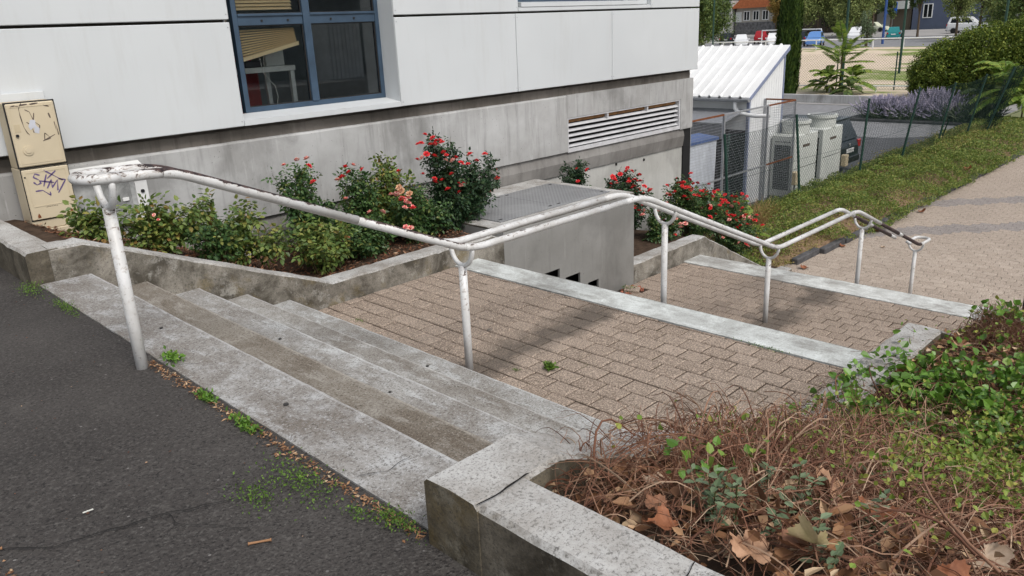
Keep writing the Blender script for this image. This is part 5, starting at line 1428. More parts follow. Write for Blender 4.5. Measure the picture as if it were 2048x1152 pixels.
E_bl = [(4.915, 6.657, -0.022, 'rose_pink'), (5.008, 6.701, -0.087, 'rose_pink'), (5.033, 6.658, -0.114, 'rose_pink'), (5.088, 6.691, -0.101, 'rose_pink'), (5.0, 6.644, -0.183, 'rose_pink'), (5.093, 6.696, -0.157, 'rose_pink'), (5.144, 6.698, -0.206, 'rose_pink'), (4.71, 6.654, -0.177, 'rose_pink'), (4.848, 6.665, -0.016, 'rose_pink'), (5.033, 6.7, -0.414, 'rose_pink'), (5.078, 6.681, -0.432, 'rose_pink'), (4.556, 6.657, -0.148, 'rose_pink'), (4.936, 6.63, 0.052, 'rose_faded'), (4.972, 6.641, 0.007, 'rose_faded'), (5.103, 6.678, -0.053, 'rose_faded'), (5.093, 6.625, -0.204, 'rose_red'), (5.013, 6.699, -0.093, 'rose_red')]
F_bl = [(4.186, 6.538, -0.322, 'rose_faded'), (2.385, 6.602, 0.262, 'rose_pink'), (2.391, 6.542, 0.226, 'rose_pink')]
zs = lambda x, y: soilL(x, y)
rose_bush('leggy rose bush with a few pink and red blooms at its top', (4.2, 7.2, zs(4.2, 7.2)), [(4.12, 7.2, .20, .32, .22, .22), (4.15, 7.2, -.12, .34, .25, .25)], 26, A_bl, 'rose_leaf', 1.15, 1)
rose_bush('rose bush with a small cluster of red blooms behind the handrail slope', (4.78, 7.2, zs(4.78, 7.2)), [(4.72, 7.2, .06, .22, .2, .22), (4.75, 7.15, -.25, .32, .25, .25)], 24, B_bl, 'rose_leaf', 1.15, 2)
rose_bush('rose bush with one red bloom between the small and the tallest bush', (5.3, 7.3, zs(5.3, 7.3)), [(5.3, 7.3, -.06, .30, .22, .24), (5.3, 7.25, -.35, .32, .25, .2)], 26, C_bl, 'rose_leaf_light', 1.15, 3)
rose_bush('low rose bush with pale pink clusters in front of the tallest bush', (5.35, 6.9, zs(5.35, 6.9)), [(5.35, 6.9, -.24, .30, .18, .16), (5.4, 6.85, -.42, .36, .2, .18)], 30, E_bl, 'rose_leaf', 1.15, 4)
rose_bush('tallest dark green rose bush with many red blooms beside the steel lids', (6.0, 7.0, zs(5.95, 7.0)), [(5.85, 7.05, .22, .24, .2, .24), (6.25, 7.0, -.12, .55, .30, .26), (6.05, 6.95, -.38, .55, .32, .22)], 72, D_bl, 'rose_leaf_dark', 1.2, 5)
rose_bush('yellow-green rose bush without blooms, low beside the first post', (3.2, 7.0, zs(3.2, 7.0)), [(3.18, 7.0, -.02, .36, .24, .22), (3.5, 6.85, -.24, .34, .2, .16), (3.0, 6.8, -.14, .2, .15, .12)], 26, [], 'rose_leaf_light', .8, 6)
rose_bush('low bright green rose bush near the sloping wall', (4.0, 6.72, zs(4.0, 6.72)), [(3.95, 6.70, -.40, .34, .17, .17), (4.1, 6.85, -.32, .25, .15, .12)], 20, [], 'rose_leaf_light', .9, 7)
rose_bush('low leafy rose bush with one faded orange bloom under the handrail', (4.6, 6.82, zs(4.6, 6.82)), [(4.55, 6.8, -.40, .34, .18, .16)], 26, F_bl[:1], 'rose_leaf', 1.2, 8, .8)
rose_bush('small yellow-green rose sprig in front of the cream cabinet', (1.98, 6.95, zs(1.98, 6.95)), [(1.88, 6.95, .28, .10, .10, .08), (2.05, 6.9, .24, .10, .1, .06)], 9, [], 'rose_leaf_light', .9, 9)
rose_bush('low rose bush with two faded blooms below the grey meter hatch', (2.5, 7.0, zs(2.5, 7.0)), [(2.38, 7.0, .16, .26, .16, .14), (2.78, 6.95, .08, .26, .16, .15)], 26, F_bl[1:], 'rose_leaf_light', .75, 10, .5)
rose_bush('short green rose bush at the upper end of the bed behind the sloping wall', (2.95, 6.75, zs(2.95, 6.75)), [(2.9, 6.75, -.10, .22, .14, .12)], 14, [], 'rose_leaf', 1.0, 15)
rose_bush('small rose bush with two red blooms peeping over the box rim', (8.8, 7.45, -1.7), [(8.78, 7.45, -.50, .20, .2, .18), (8.8, 7.4, -.9, .25, .25, .3)], 24, [(8.575, 7.239, -0.367, 'rose_red'), (8.781, 7.213, -0.411, 'rose_red'), (8.539, 7.193, -0.538, 'rose_red')], 'rose_leaf_dark', 1.2, 11)
rose_bush('rose bush with a dense bank of red blooms behind the handrail bend', (9.75, 7.4, -1.7), [(9.75, 7.4, -.80, .42, .25, .22), (9.85, 7.3, -1.2, .5, .3, .35)], 52, {'rose_red': 44, 'rose_pink': 14}, 'rose_leaf_dark', 1.2, 12, 1.25)
rose_bush('rose bush with pale pink blooms hanging over the second planter wall', (10.1, 6.8, -1.72), [(10.1, 6.75, -1.35, .34, .22, .22), (10.15, 6.7, -1.6, .35, .2, .15)], 30, {'rose_pink': 9, 'rose_red': 3, 'rose_faded': 2}, 'rose_leaf', 1.2, 13, 1.1)
rose_bush('broad rose bush covered in red and pink blooms before the black wall corner', (11.5, 7.2, -2.0), [(11.35, 7.2, -1.28, .50, .3, .26), (11.9, 7.1, -1.6, .6, .35, .35)], 70, {'rose_red': 58, 'rose_pink': 40}, 'rose_leaf', 1.1, 14, 1.25)
rose_bush('lower rose bush with red and pink blooms next to the mesh cage', (12.75, 7.1, -2.6), [(12.7, 7.1, -1.75, .55, .32, .28), (12.8, 7.05, -2.2, .6, .35, .35)], 64, {'rose_red': 42, 'rose_pink': 42, 'rose_faded': 8}, 'rose_leaf', 1.1, 16, 1.25)

# ------------------------------------------------------------------ pinnate plants (sumac / tree of heaven)
def pinnate(label, base, h, nfr, flen, spread, mat='sumac_leaf', seed=0, lw=.035, ll=.11, name='sumac_plant', lean=(0, 0), top=.0):
    rng = np.random.default_rng(seed); r = root(name, base, label, 'plant')
    tops = [np.array(base) + np.array([lean[0], lean[1], h * .62])]
    st = [np.array(base) + (tops[0] - np.array(base)) * t_ for t_ in np.linspace(0, 1, 5)]
    obj('stem', tubes('stem', np.array([st]), np.array([np.linspace(.012, .006, 5) * (1 + h * .6)]), 6), 'rose_stem', r)
    P = []; LP = []; LD = []; LU = []; LL = []
    for i in range(nfr):
        f = max(top, rng.uniform(.25, 1.0) ** .7); s0 = st[0] + (st[-1] - st[0]) * f
        a = i * 2.4 + rng.normal() * .3; el = rng.uniform(.55, 1.30) if f > .7 else rng.uniform(.1, .8)
        d = np.array([math.cos(a) * math.cos(el), math.sin(a) * math.cos(el), math.sin(el)]); L = flen * rng.uniform(.7, 1.1)
        t_ = np.linspace(0, 1, 8)[:, None]; path = s0 + d * L * t_ + np.array([0, 0, -1.0]) * (spread * L * t_ ** 2)
        P.append(path); n = 21
        for k in range(2, n + 1):
            u = k / n * 7 * .999; i0 = min(6, int(u)); p = path[i0] + (path[i0 + 1] - path[i0]) * (u - i0); dd = unit(path[i0 + 1] - path[i0]); s = unit(np.cross(dd, np.array([0, 0, 1.0])))
            for sd in (1, -1):
                LP.append(p); LD.append(unit(dd * .55 + s * sd * .9 - np.array([0, 0, .25]))); LU.append(unit(np.cross(s, dd)) + rng.normal(size=3) * .2)
                LL.append(ll * math.sin(math.pi * (.12 + .80 * k / n)) ** .5 * L / flen)
    obj('frond_stalks', tubes('frond_stalks', np.array(P), np.full(len(P), .005 * (1 + h * .25)), 3), 'rose_stem', r)
    LL = np.array(LL); obj('fronds', leaves('fronds', LP, LD, LU, LL, LL * lw / ll, .08, True, .1), mat, r)
    return r
pinnate('bright green sprouting sumac between the roses and the mesh cage', (13.55, 7.6, -2.85), 1.7, 15, .55, .35, seed=1, ll=.16, lw=.05)
pinnate('small pale sumac sprout beside the lower roses', (13.9, 7.35, -2.85), 1.1, 9, .45, .35, 'young_leaf', seed=2, ll=.14, lw=.045)
pinnate('tall sumac plant with long bright fronds against the sports field', (47.6, 19.7, -3.05), 6.2, 20, 1.95, .16, seed=3, ll=.40, lw=.095, top=.45)
pinnate('lower spreading sumac clump at the foot of the tall one', (47.2, 20.3, -3.05), 2.0, 18, 1.5, .5, seed=4, ll=.42, lw=.13)
pinnate('low sumac clump right of the tall one by the field fence', (47.4, 18.9, -3.05), 2.2, 16, 1.5, .5, seed=5, ll=.42, lw=.13)
pinnate('dark low shrub of pinnate fronds in front of the field railing', (46.3, 18.6, -3.05), 1.2, 14, 1.2, .6, 'tree_leaf', seed=15, ll=.36, lw=.12)
pinnate('sumac with drooping fronds behind the rolled fence mesh at the right', (37.2, 8.7, -3.05), 3.4, 22, 1.6, .55, seed=6, ll=.34, lw=.09)
pinnate('right-hand sumac with drooping fronds at the frame edge behind the fence', (36.2, 7.7, -3.05), 3.3, 24, 1.5, .6, seed=7, ll=.34, lw=.09)
pinnate('lower darker sumac fronds under the big round bush', (38.0, 9.6, -3.05), 2.2, 18, 1.3, .6, 'tree_leaf', seed=8, ll=.40, lw=.12)

# ------------------------------------------------------------------ ground cover on the bank
def cover(n, xr, yr, hf, hz_, mat, name, label, size, rng, keep=None):
    x = rng.uniform(*xr, n); y = rng.uniform(*yr, n)
    if keep is not None:
        k = keep(x, y); x, y = x[k], y[k]; n = len(x)
    nz = np.array([mnoise.noise(Vector((a * 1.7, b * 1.7, 0))) for a, b in zip(x, y)])
    hh = hz_ * (.45 + 1.0 * nz + .25) * rng.uniform(.25, 1, n) ** .5
    z = np.array([max(hf(a, b), Z3 + .03 if hf is bank else -9) for a, b in zip(x, y)]) + np.maximum(.01, hh)
    D = rdir(n, .35, rng); U = rdir(n, 1.6, rng); L = rng.uniform(.6, 1.3, n) * size
    return kind(obj(name, leaves(name, np.stack([x, y, z], 1), D, U, L, L * .6, .12), mat), 'stuff', label, 'ground cover')
rg = np.random.default_rng(21)
edge = lambda x: np.interp(x, [13.2, 14.6, 15.3, 16, 19, 24, 34], [6.75, 6.80, 6.75, 6.30, 6.02, 5.96, 6.0])
nv = lambda x, y, s, o: np.array([mnoise.noise(Vector((a * s + o, b * s, .5))) for a, b in zip(x, y)])
cover(110000, (13.15, 27), (5.95, 9.0), bank, .30, 'ground_cover', 'bank_ground_cover', 'low dense green ground cover on the bank along the fence', .045, rg, lambda x, y: (y > edge(x) + .16 * nv(x, x * 0, 1.9, 3) - .06 + rg.normal(size=len(x)) * .05) & (nv(x, y, .9, 7) + rg.normal(size=len(x)) * .18 < .28))
cover(22000, (14.5, 27), (6.0, 9.0), bank, .20, 'ground_cover_dry', 'yellow_ground_cover', 'yellowing patches in the ground cover on the bank', .045, rg, lambda x, y: (y > edge(x)) & (nv(x, y, .9, 7) + rg.normal(size=len(x)) * .18 > .18))
cover(34000, (26, 36.5), (5.9, 9.3), bank, .22, 'ground_cover', 'far_ground_cover', 'far end of the green ground cover on the bank', .06, rg, lambda x, y: (y > edge(x) + rg.normal(size=len(x)) * .08))
cover(5000, (24, 33), (7.4, 9.4), bank, .30, 'ground_cover_dry', 'dry_ground_cover', 'yellowing dry growth at the foot of the fence', .05, rg)
cover(2500, (13.6, 16.2), (6.45, 7.2), bank, .06, 'ground_cover_dry', 'dry_ground_cover', 'sparse dry growth at the near end of the bank', .035, rg)
def tuft(name, label, c_, n, h, spread, mat, seed, cat='grass tuft', rad=.0016, group=None, curve=.5):
    rng = np.random.default_rng(seed); a = rng.uniform(0, 2 * np.pi, n); rr_ = rng.uniform(0, 1, n) ** .5 * spread
    b = np.stack([c_[0] + np.cos(a) * rr_ * .4, c_[1] + np.sin(a) * rr_ * .4, np.full(n, c_[2])], 1)
    t_ = np.linspace(0, 1, 4); d = np.stack([np.cos(a), np.sin(a), 0 * a], 1) * spread * rng.uniform(.2, 1, (n, 1))
    P = b[:, None] + d[:, None] * (t_[None, :, None] ** 1.6) + np.array([0, 0, 1.]) * (t_ * (1 - curve * .4 * t_))[None, :, None] * (h * rng.uniform(.5, 1.1, (n, 1)))[:, None]
    R = np.linspace(1, .15, 4)[None] * rad * np.ones((n, 1))
    return thing(obj(name, tubes(name, P, R, 3), mat), label, cat, group)
tuft('dry_grass_tuft', 'tuft of straw-coloured dry grass at the foot of the mesh cage', (14.9, 7.75, -2.85), 190, .95, .38, 'dry_grass', 31, rad=.006)
tuft('dry_grass_tuft', 'second straw-coloured grass tuft where the fence starts', (15.9, 8.0, -2.85), 130, .75, .35, 'dry_grass', 32, rad=.006)

# weeds along the asphalt edge
def weed(label, c_, rx, ry, n, h, seed, mat='weed_leaf', size=.015):
    rng = np.random.default_rng(seed); size *= .8; h *= .7; rx *= .75; ry *= .85; p = rng.normal(size=(n, 3)) * np.array([rx, ry, 0]) + np.array(c_); p[:, 2] += rng.uniform(.002, h, n)
    L = rng.uniform(.6, 1.3, n) * size
    return kind(thing(obj('weed', leaves('weed', p, rdir(n, .5, rng), rdir(n, 1.5, rng), L, L * .55, .15), mat), label, 'weed', 'weeds in joints'), 'stuff')
weed('long green weed patch spreading along the asphalt crack beside the steps', (1.22, 2.42, 0), .06, .13, 520, .05, 1)
weed('green weed runner lying along the crack towards the camera', (1.06, 2.47, 0), .05, .07, 260, .03, 2)
weed('green weed tuft at the foot of the near low wall', (1.30, 1.93, 0), .03, .07, 360, .06, 3)
weed('small green weed on the asphalt edge below the steps, nearest the low wall weed', (1.24, 2.08, 0), .03, .05, 120, .03, 4)
weed('small rounded weed at the asphalt edge between post and weed patch', (1.30, 3.02, 0), .02, .07, 170, .03, 5, 'ivy_leaf', .03)
weed('broad-leaved weed at the asphalt edge just below the first post', (1.31, 3.42, 0), .02, .05, 110, .03, 6, 'ivy_leaf', .03)
weed('broad-leaved weed growing beside the foot of the first post', (1.40, 4.0, .01), .03, .05, 120, .05, 7, 'ivy_leaf', .035)
weed('grass weed along the asphalt edge near the left wall', (1.31, 5.45, 0), .03, .14, 360, .05, 8)
weed('grass tuft in the corner where the left wall meets the steps', (1.27, 6.05, 0), .05, .10, 360, .09, 9)
weed('bright grass tuft growing between pavers of the upper landing', (3.90, 3.60, Z1), .022, .03, 130, .06, 10, 'weed_leaf', .04)
weed('thin weed in a paver joint beside the second post', (3.72, 3.76, Z1), .015, .02, 40, .03, 11)
weed('tiny weed in the paver joint below the upper steps', (3.60, 5.6, Z1), .02, .06, 50, .015, 12)
weed('small weed at the corner below the concrete box', (8.15, 6.02, Z2), .04, .05, 90, .10, 13, 'tree_leaf', .04)
weed('weed along the near edge of the second pale band', (5.22, 2.55, Z1), .015, .12, 120, .025, 14)
# dry debris along the joint between asphalt and first step
n = 900
y = RNG.uniform(1.8, 4.1, n); x = 1.33 - np.abs(RNG.normal(size=n)) * .025; z = RNG.uniform(.0, .012, n)
kind(obj('joint_debris', leaves('joint_debris', np.stack([x, y, z], 1), rdir(n) * np.array([1, 1, .2]), rdir(n, 2), RNG.uniform(.008, .028, n), RNG.uniform(.004, .01, n), .1), 'litter_leaf'), 'stuff', 'dry brown plant debris along the edge of the first step', 'debris')
# twigs dropped on the asphalt
for k, (x, y, an, L, lb) in enumerate([(.93, 2.2, -.55, .075, 'thick pale twig lying on the asphalt nearest the weed patch'), (.83, 2.0, -.75, .05, 'thin pale twig on the asphalt between the weeds and the frame edge'), (.74, 1.86, .6, .045, 'short orange-brown twig at the bottom of the asphalt'), (1.04, 1.62, .2, .03, 'small stick on the asphalt beside the near wall'), (.30, 2.85, -.2, .05, 'thin brown twig on the left of the asphalt'), (.60, 2.85, -.1, .035, 'thin white stick on the middle of the asphalt')]):
    t_ = MB(); d = Vector((math.cos(an), math.sin(an), 0)) * L / 2; c_ = Vector((x, y, .008))
    t_.tube([c_ - d * 1.0, c_ - d * .85, c_, c_ + d * .85, c_ + d], [.007, .0045, .004, .0045, .0065] if L > .04 else .003, 7)
    thing(t_.build('fallen_twig', 'cord_white' if k == 5 else 'litter_leaf', smooth=True), lb, 'twig')
n = 120
x = RNG.uniform(-.3, 1.25, n); y = RNG.uniform(1.5, 6.0, n)
kind(obj('asphalt_grit', leaves('asphalt_grit', np.stack([x, y, np.full(n, .004)], 1), rdir(n) * np.array([1, 1, .1]), rdir(n, 3), RNG.uniform(.005, .014, n), RNG.uniform(.004, .009, n), .2), 'mulch_chip'), 'stuff', 'fine grit and crumbs scattered over the asphalt', 'grit')
n = 420
tq = RNG.uniform(0, 1, n); x = .02 + .30 * tq + RNG.normal(size=n) * .018; y = 4.15 - 1.75 * tq + .05 * np.sin(tq * 9) + RNG.normal(size=n) * .018
kind(obj('dirt_seam', leaves('dirt_seam', np.stack([x, y, np.full(n, .007)], 1), rdir(n) * np.array([1, 1, .1]), rdir(n, 3), RNG.uniform(.006, .018, n), RNG.uniform(.004, .012, n), .2), 'litter_leaf'), 'stuff', 'sandy brown seam of dirt along the left of the asphalt', 'dirt')
crack([(.15, 3.0, 0), (.45, 2.72, 0), (.78, 2.62, 0), (1.02, 2.5, 0)], .004, 'crack', asph)
crack([(.78, 2.62, 0), (.80, 2.5, 0), (.95, 2.3, 0)], .002, 'crack', asph)

# ------------------------------------------------------------------ near brush bed: dry twigs, litter, ivy, seedlings
rb = np.random.default_rng(77)
def bedz(x, y): return np.array([soilR(a, b) for a, b in zip(x, y)])
n = 13000
x = np.concatenate([rb.uniform(1.60, 6.2, n // 3), rb.normal(2.45, .65, n // 3), rb.normal(3.6, .8, n - 2 * (n // 3))]); x = np.clip(x, 1.56, 7)
y = np.minimum(rb.uniform(-.9, 1.62, n), 1.66); 
hm = .045 + .10 * np.exp(-((x - 3.3) / 1.1) ** 2 - ((y - 1.25) / .55) ** 2) + .05 * np.exp(-((x - 2.2) / .6) ** 2 - ((y - 1.2) / .4) ** 2)
z = bedz(x, y)
a = rb.uniform(0, 2 * np.pi, n); L = rb.uniform(.06, .40, n); t_ = np.linspace(0, 1, 7)
bend = rb.normal(size=n) * .55
ang = a[:, None] + bend[:, None] * t_[None]
dx = np.cumsum(np.cos(ang), 1) / 7 * L[:, None]; dy = np.cumsum(np.sin(ang), 1) / 7 * L[:, None]
zz = z[:, None] + (hm * rb.uniform(.0, 1.5, n))[:, None] + (rb.uniform(.0, .9, n) * hm * 1.3)[:, None] * np.sin(np.pi * t_)[None] + np.cumsum(rb.normal(size=(n, 7)) * .006, 1)
P = np.stack([x[:, None] + dx, y[:, None] + dy, zz], -1)
bad = (P[..., 0].min(1) < 1.55)
P = P[~bad]
R = (rb.uniform(.3, 1.0, len(P)) ** 2 * .0024 + .0006)[:, None] * np.linspace(1.35, .35, 7)[None]
# forks: side shoots leave the parent twig part way and run on thinner
ii = rb.integers(0, len(P), 9000); kk = rb.integers(1, 5, 9000); s0 = P[ii, kk]; d0 = unit(P[ii, kk + 1] - P[ii, kk]); th = rb.choice([-1, 1], 9000) * rb.uniform(.4, 1.0, 9000)
d1 = np.stack([d0[:, 0] * np.cos(th) - d0[:, 1] * np.sin(th), d0[:, 0] * np.sin(th) + d0[:, 1] * np.cos(th), d0[:, 2] + rb.normal(size=9000) * .15], 1); L2 = rb.uniform(.03, .16, 9000)
P2 = s0[:, None] + d1[:, None] * (t_[None, :, None] * L2[:, None, None]) + np.cumsum(rb.normal(size=(9000, 7, 3)) * .0025, 1)
R2 = R[ii, kk][:, None] * np.linspace(.75, .25, 7)[None]
g2 = P2[..., 0].min(1) > 1.55; P = np.concatenate([P, P2[g2]]); R = np.concatenate([R, R2[g2]])
kind(obj('dry_brush', tubes('dry_brush', P, R, 3), 'dry_twig'), 'stuff', 'tangle of thin reddish dry twigs filling the near bed', 'brush')
# thicker canes
n = 70; x = rb.uniform(1.7, 4.5, n); y = rb.uniform(.1, 1.6, n); a = rb.uniform(0, 6.28, n); L = rb.uniform(.3, .7, n)
ang = a[:, None] + rb.normal(size=(n, 1)) * .8 * t_[None]
P = np.stack([x[:, None] + np.cumsum(np.cos(ang), 1) / 7 * L[:, None], y[:, None] + np.cumsum(np.sin(ang), 1) / 7 * L[:, None], bedz(x, y)[:, None] + .10 + .12 * rb.uniform(.3, 1, (n, 1)) * np.sin(np.pi * t_)], -1)
P = P[P[..., 0].min(1) > 1.58]
kind(obj('thick_canes', tubes('thick_canes', P, np.linspace(.005, .0025, 7)[None] * np.ones((len(P), 1)), 5), 'dry_twig'), 'stuff', 'thicker bare canes lying over the dry twigs', 'brush')
# litter of small dead leaves under the twigs
n = 7500; x = rb.uniform(1.57, 6.5, n); y = rb.uniform(-1.0, 1.5, n)
P = np.stack([x, y, bedz(x, y) + rb.uniform(.0, .11, n)], 1)
L = rb.uniform(.015, .07, n)
kind(obj('leaf_litter', leaves('leaf_litter', P, rdir(n, .1, rb) * np.array([1, 1, .5]), rdir(n, 1.6, rb), L, L * rb.uniform(.35, .8, n), .3, True, .25), 'litter_leaf'), 'stuff', 'layer of small brown dead leaves under the twigs', 'leaf litter')
# ivy and young green growth
def patch(name, label, mat, pts, size, lift, six=True, wid=.8):
    X = []; 
    for (cx, cy, sx, sy, n_) in pts: X.append(np.stack([rb.normal(cx, sx, n_), rb.normal(cy, sy, n_)], 1))
    X = np.concatenate(X); X = X[(X[:, 0] > 1.6) & (X[:, 1] < 1.75)]
    X = X[np.array([mnoise.noise(Vector((a * 4.5, b * 4.5, 2))) for a, b in X]) + rb.normal(size=len(X)) * .12 > -.12]; n_ = len(X)
    P = np.stack([X[:, 0], X[:, 1], bedz(X[:, 0], X[:, 1]) + lift[0] + rb.uniform(0, 1, n_) * lift[1]], 1); L = rb.uniform(.6, 1.35, n_) * size
    return kind(obj(name, leaves(name, P, rdir(n_, .15, rb), rdir(n_, 1.3, rb), L, L * wid, .14, six, .15), mat), 'stuff', label, 'ground cover')
patch('ivy_cover', 'bright green ivy leaves covering the far part of the brush bed', 'ivy_leaf', [(4.55, 1.25, .42, .26, 1300), (4.85, .9, .35, .3, 1000), (4.0, 1.3, .35, .2, 600), (3.4, 1.0, .25, .15, 380), (4.1, .8, .3, .2, 500), (4.4, 1.75, .3, .12, 260)], .050, (.03, .15), True, .85)
patch('young_growth', 'scattered small yellow-green leaves over the dry twigs', 'young_leaf', [(3.4, .7, .5, .3, 2800), (4.0, .6, .5, .3, 2800), (3.6, 1.4, .45, .2, 900), (3.0, 1.0, .5, .3, 700), (5.4, 1.0, .4, .25, 300), (2.4, .5, .4, .25, 260)], .022, (.06, .22), True, .75)
patch('ivy_sprays', 'few dark green ivy sprays among the twigs near the wall', 'ivy_leaf', [(1.95, 1.15, .05, .06, 26), (2.9, 1.45, .12, .08, 40), (3.05, 1.7, .10, .04, 26), (2.5, 1.25, .2, .15, 30)], .035, (.12, .12), True, .75)
# grey-green seedlings
def seedling(label, x, y, h, n_, seed):
    rng = np.random.default_rng(seed); z = soilR(x, y); r = root('seedling', (x, y, z), label, 'seedling')
    S = []; LP = []; LD = []
    for k in range(n_):
        b = np.array([x + rng.normal() * .05, y + rng.normal() * .05, z]); tp = b + np.array([rng.normal() * .03, rng.normal() * .03, h * rng.uniform(.7, 1.1)])
        S.append(b + (tp - b) * np.linspace(0, 1, 4)[:, None])
        for f in (.4, .6, .8, 1.0):
            a = rng.uniform(0, 6.28); p = b + (tp - b) * f
            for q in (0, math.pi): LP.append(p); LD.append((math.cos(a + q), math.sin(a + q), .25))
    obj('stem', tubes('stem', np.array(S), np.full(len(S), .002), 4), 'rose_stem', r)['kind'] = 'stuff'
    N = len(LP); L = rng.uniform(.028, .045, N); obj('foliage', leaves('foliage', LP, LD, np.tile([0, 0, 1.], (N, 1)) + rng.normal(size=(N, 3)) * .2, L, L * .5, .12, True, .1), 'sage_leaf', r)
seedling('grey-green seedlings standing among dead leaves beside the near wall', 1.82, 1.02, .20, 6, 1)
seedling('grey-green seedlings behind the large fallen leaf', 2.05, .92, .20, 6, 2)
seedling('small grey-green seedlings at the foot of the twig tangle', 1.72, .98, .14, 4, 3)
seedling('pale seedlings next to the yellowish fallen leaf', 1.75, .68, .13, 3, 4)
seedling('pale green seedling pair right of the big fallen leaves', 2.15, .68, .14, 3, 5)
seedling('faint grey-green seedlings farther back in the twigs', 2.75, .85, .16, 3, 6)
# large fallen plane leaves, each curled its own way
def plane_leaf(seed, size, curl):
    """lobed plane leaf: five toothed lobes, folded along the midrib, rippled and curled at the margin"""
    rng = random.Random(seed); n = 64; rings = 6; lob = [(0, 1.0), (.95, .82), (-.95, .82), (1.95, .55), (-1.95, .55)]
    f1, f2, f3 = rng.uniform(0, 6), rng.uniform(0, 6), rng.uniform(.6, 1.4); V = [(0, 0, 0)]; F = []
    out = []
    for k in range(n):
        a = -2.75 + 5.5 * k / (n - 1); rr_ = .34
        for la, lr in lob: rr_ = max(rr_, lr * max(0, math.cos((a - la) * 1.55)) ** .8 * (1 - .12 * abs(a - la)))
        rr_ *= 1 + .07 * math.sin(k * 2.1 + f1); out.append((a, rr_ * size))
    for j in range(1, rings + 1):
        t_ = j / rings
        for (a, r_) in out:
            x, y = r_ * t_ * math.cos(a), r_ * t_ * math.sin(a)
            z = curl * f3 * (abs(y) ** 1.5) / size ** .5 * .9 + curl * .35 * (x * abs(x)) / size + size * .10 * t_ * t_ * math.sin(a * 4 + f2) + size * .05 * math.sin(x / size * 6 + f1) * t_
            z += size * .05 * (abs(math.sin(a * 1.65 + .0)) - .5) * t_
            V.append((x, y, z))
    for i in range(n - 1): F.append((0, 1 + i, 2 + i))
    for j in range(rings - 1):
        for i in range(n - 1): F.append((1 + j * n + i, 1 + (j + 1) * n + i, 2 + (j + 1) * n + i, 2 + j * n + i))
    m = MB(); m.add(V, F); m.tube([(0, 0, 0), (-size * .3, .02 * size, size * .06), (-size * .65, .08 * size, size * .05)], size * .02, 5)
    return m
def leafmat(name, c0, c1):
    t = Mt(name, .6, .25); wv = t.noise(25, 4); c = t.mix(t.ramp(wv, [(.35, 0.), (.65, 1.)]), c0, c1)
    MAT[name] = t.done(c, None, t.bump(t.noise(70, 3), .3, .004))
leafmat('leaf_tan', (.27, .145, .08), (.42, .25, .155)); leafmat('leaf_brown', (.13, .06, .032), (.24, .115, .065)); leafmat('leaf_yellow', (.30, .25, .12), (.42, .33, .19)); leafmat('leaf_rust', (.17, .06, .026), (.29, .115, .055)); leafmat('leaf_pale', (.34, .24, .16), (.50, .39, .29))
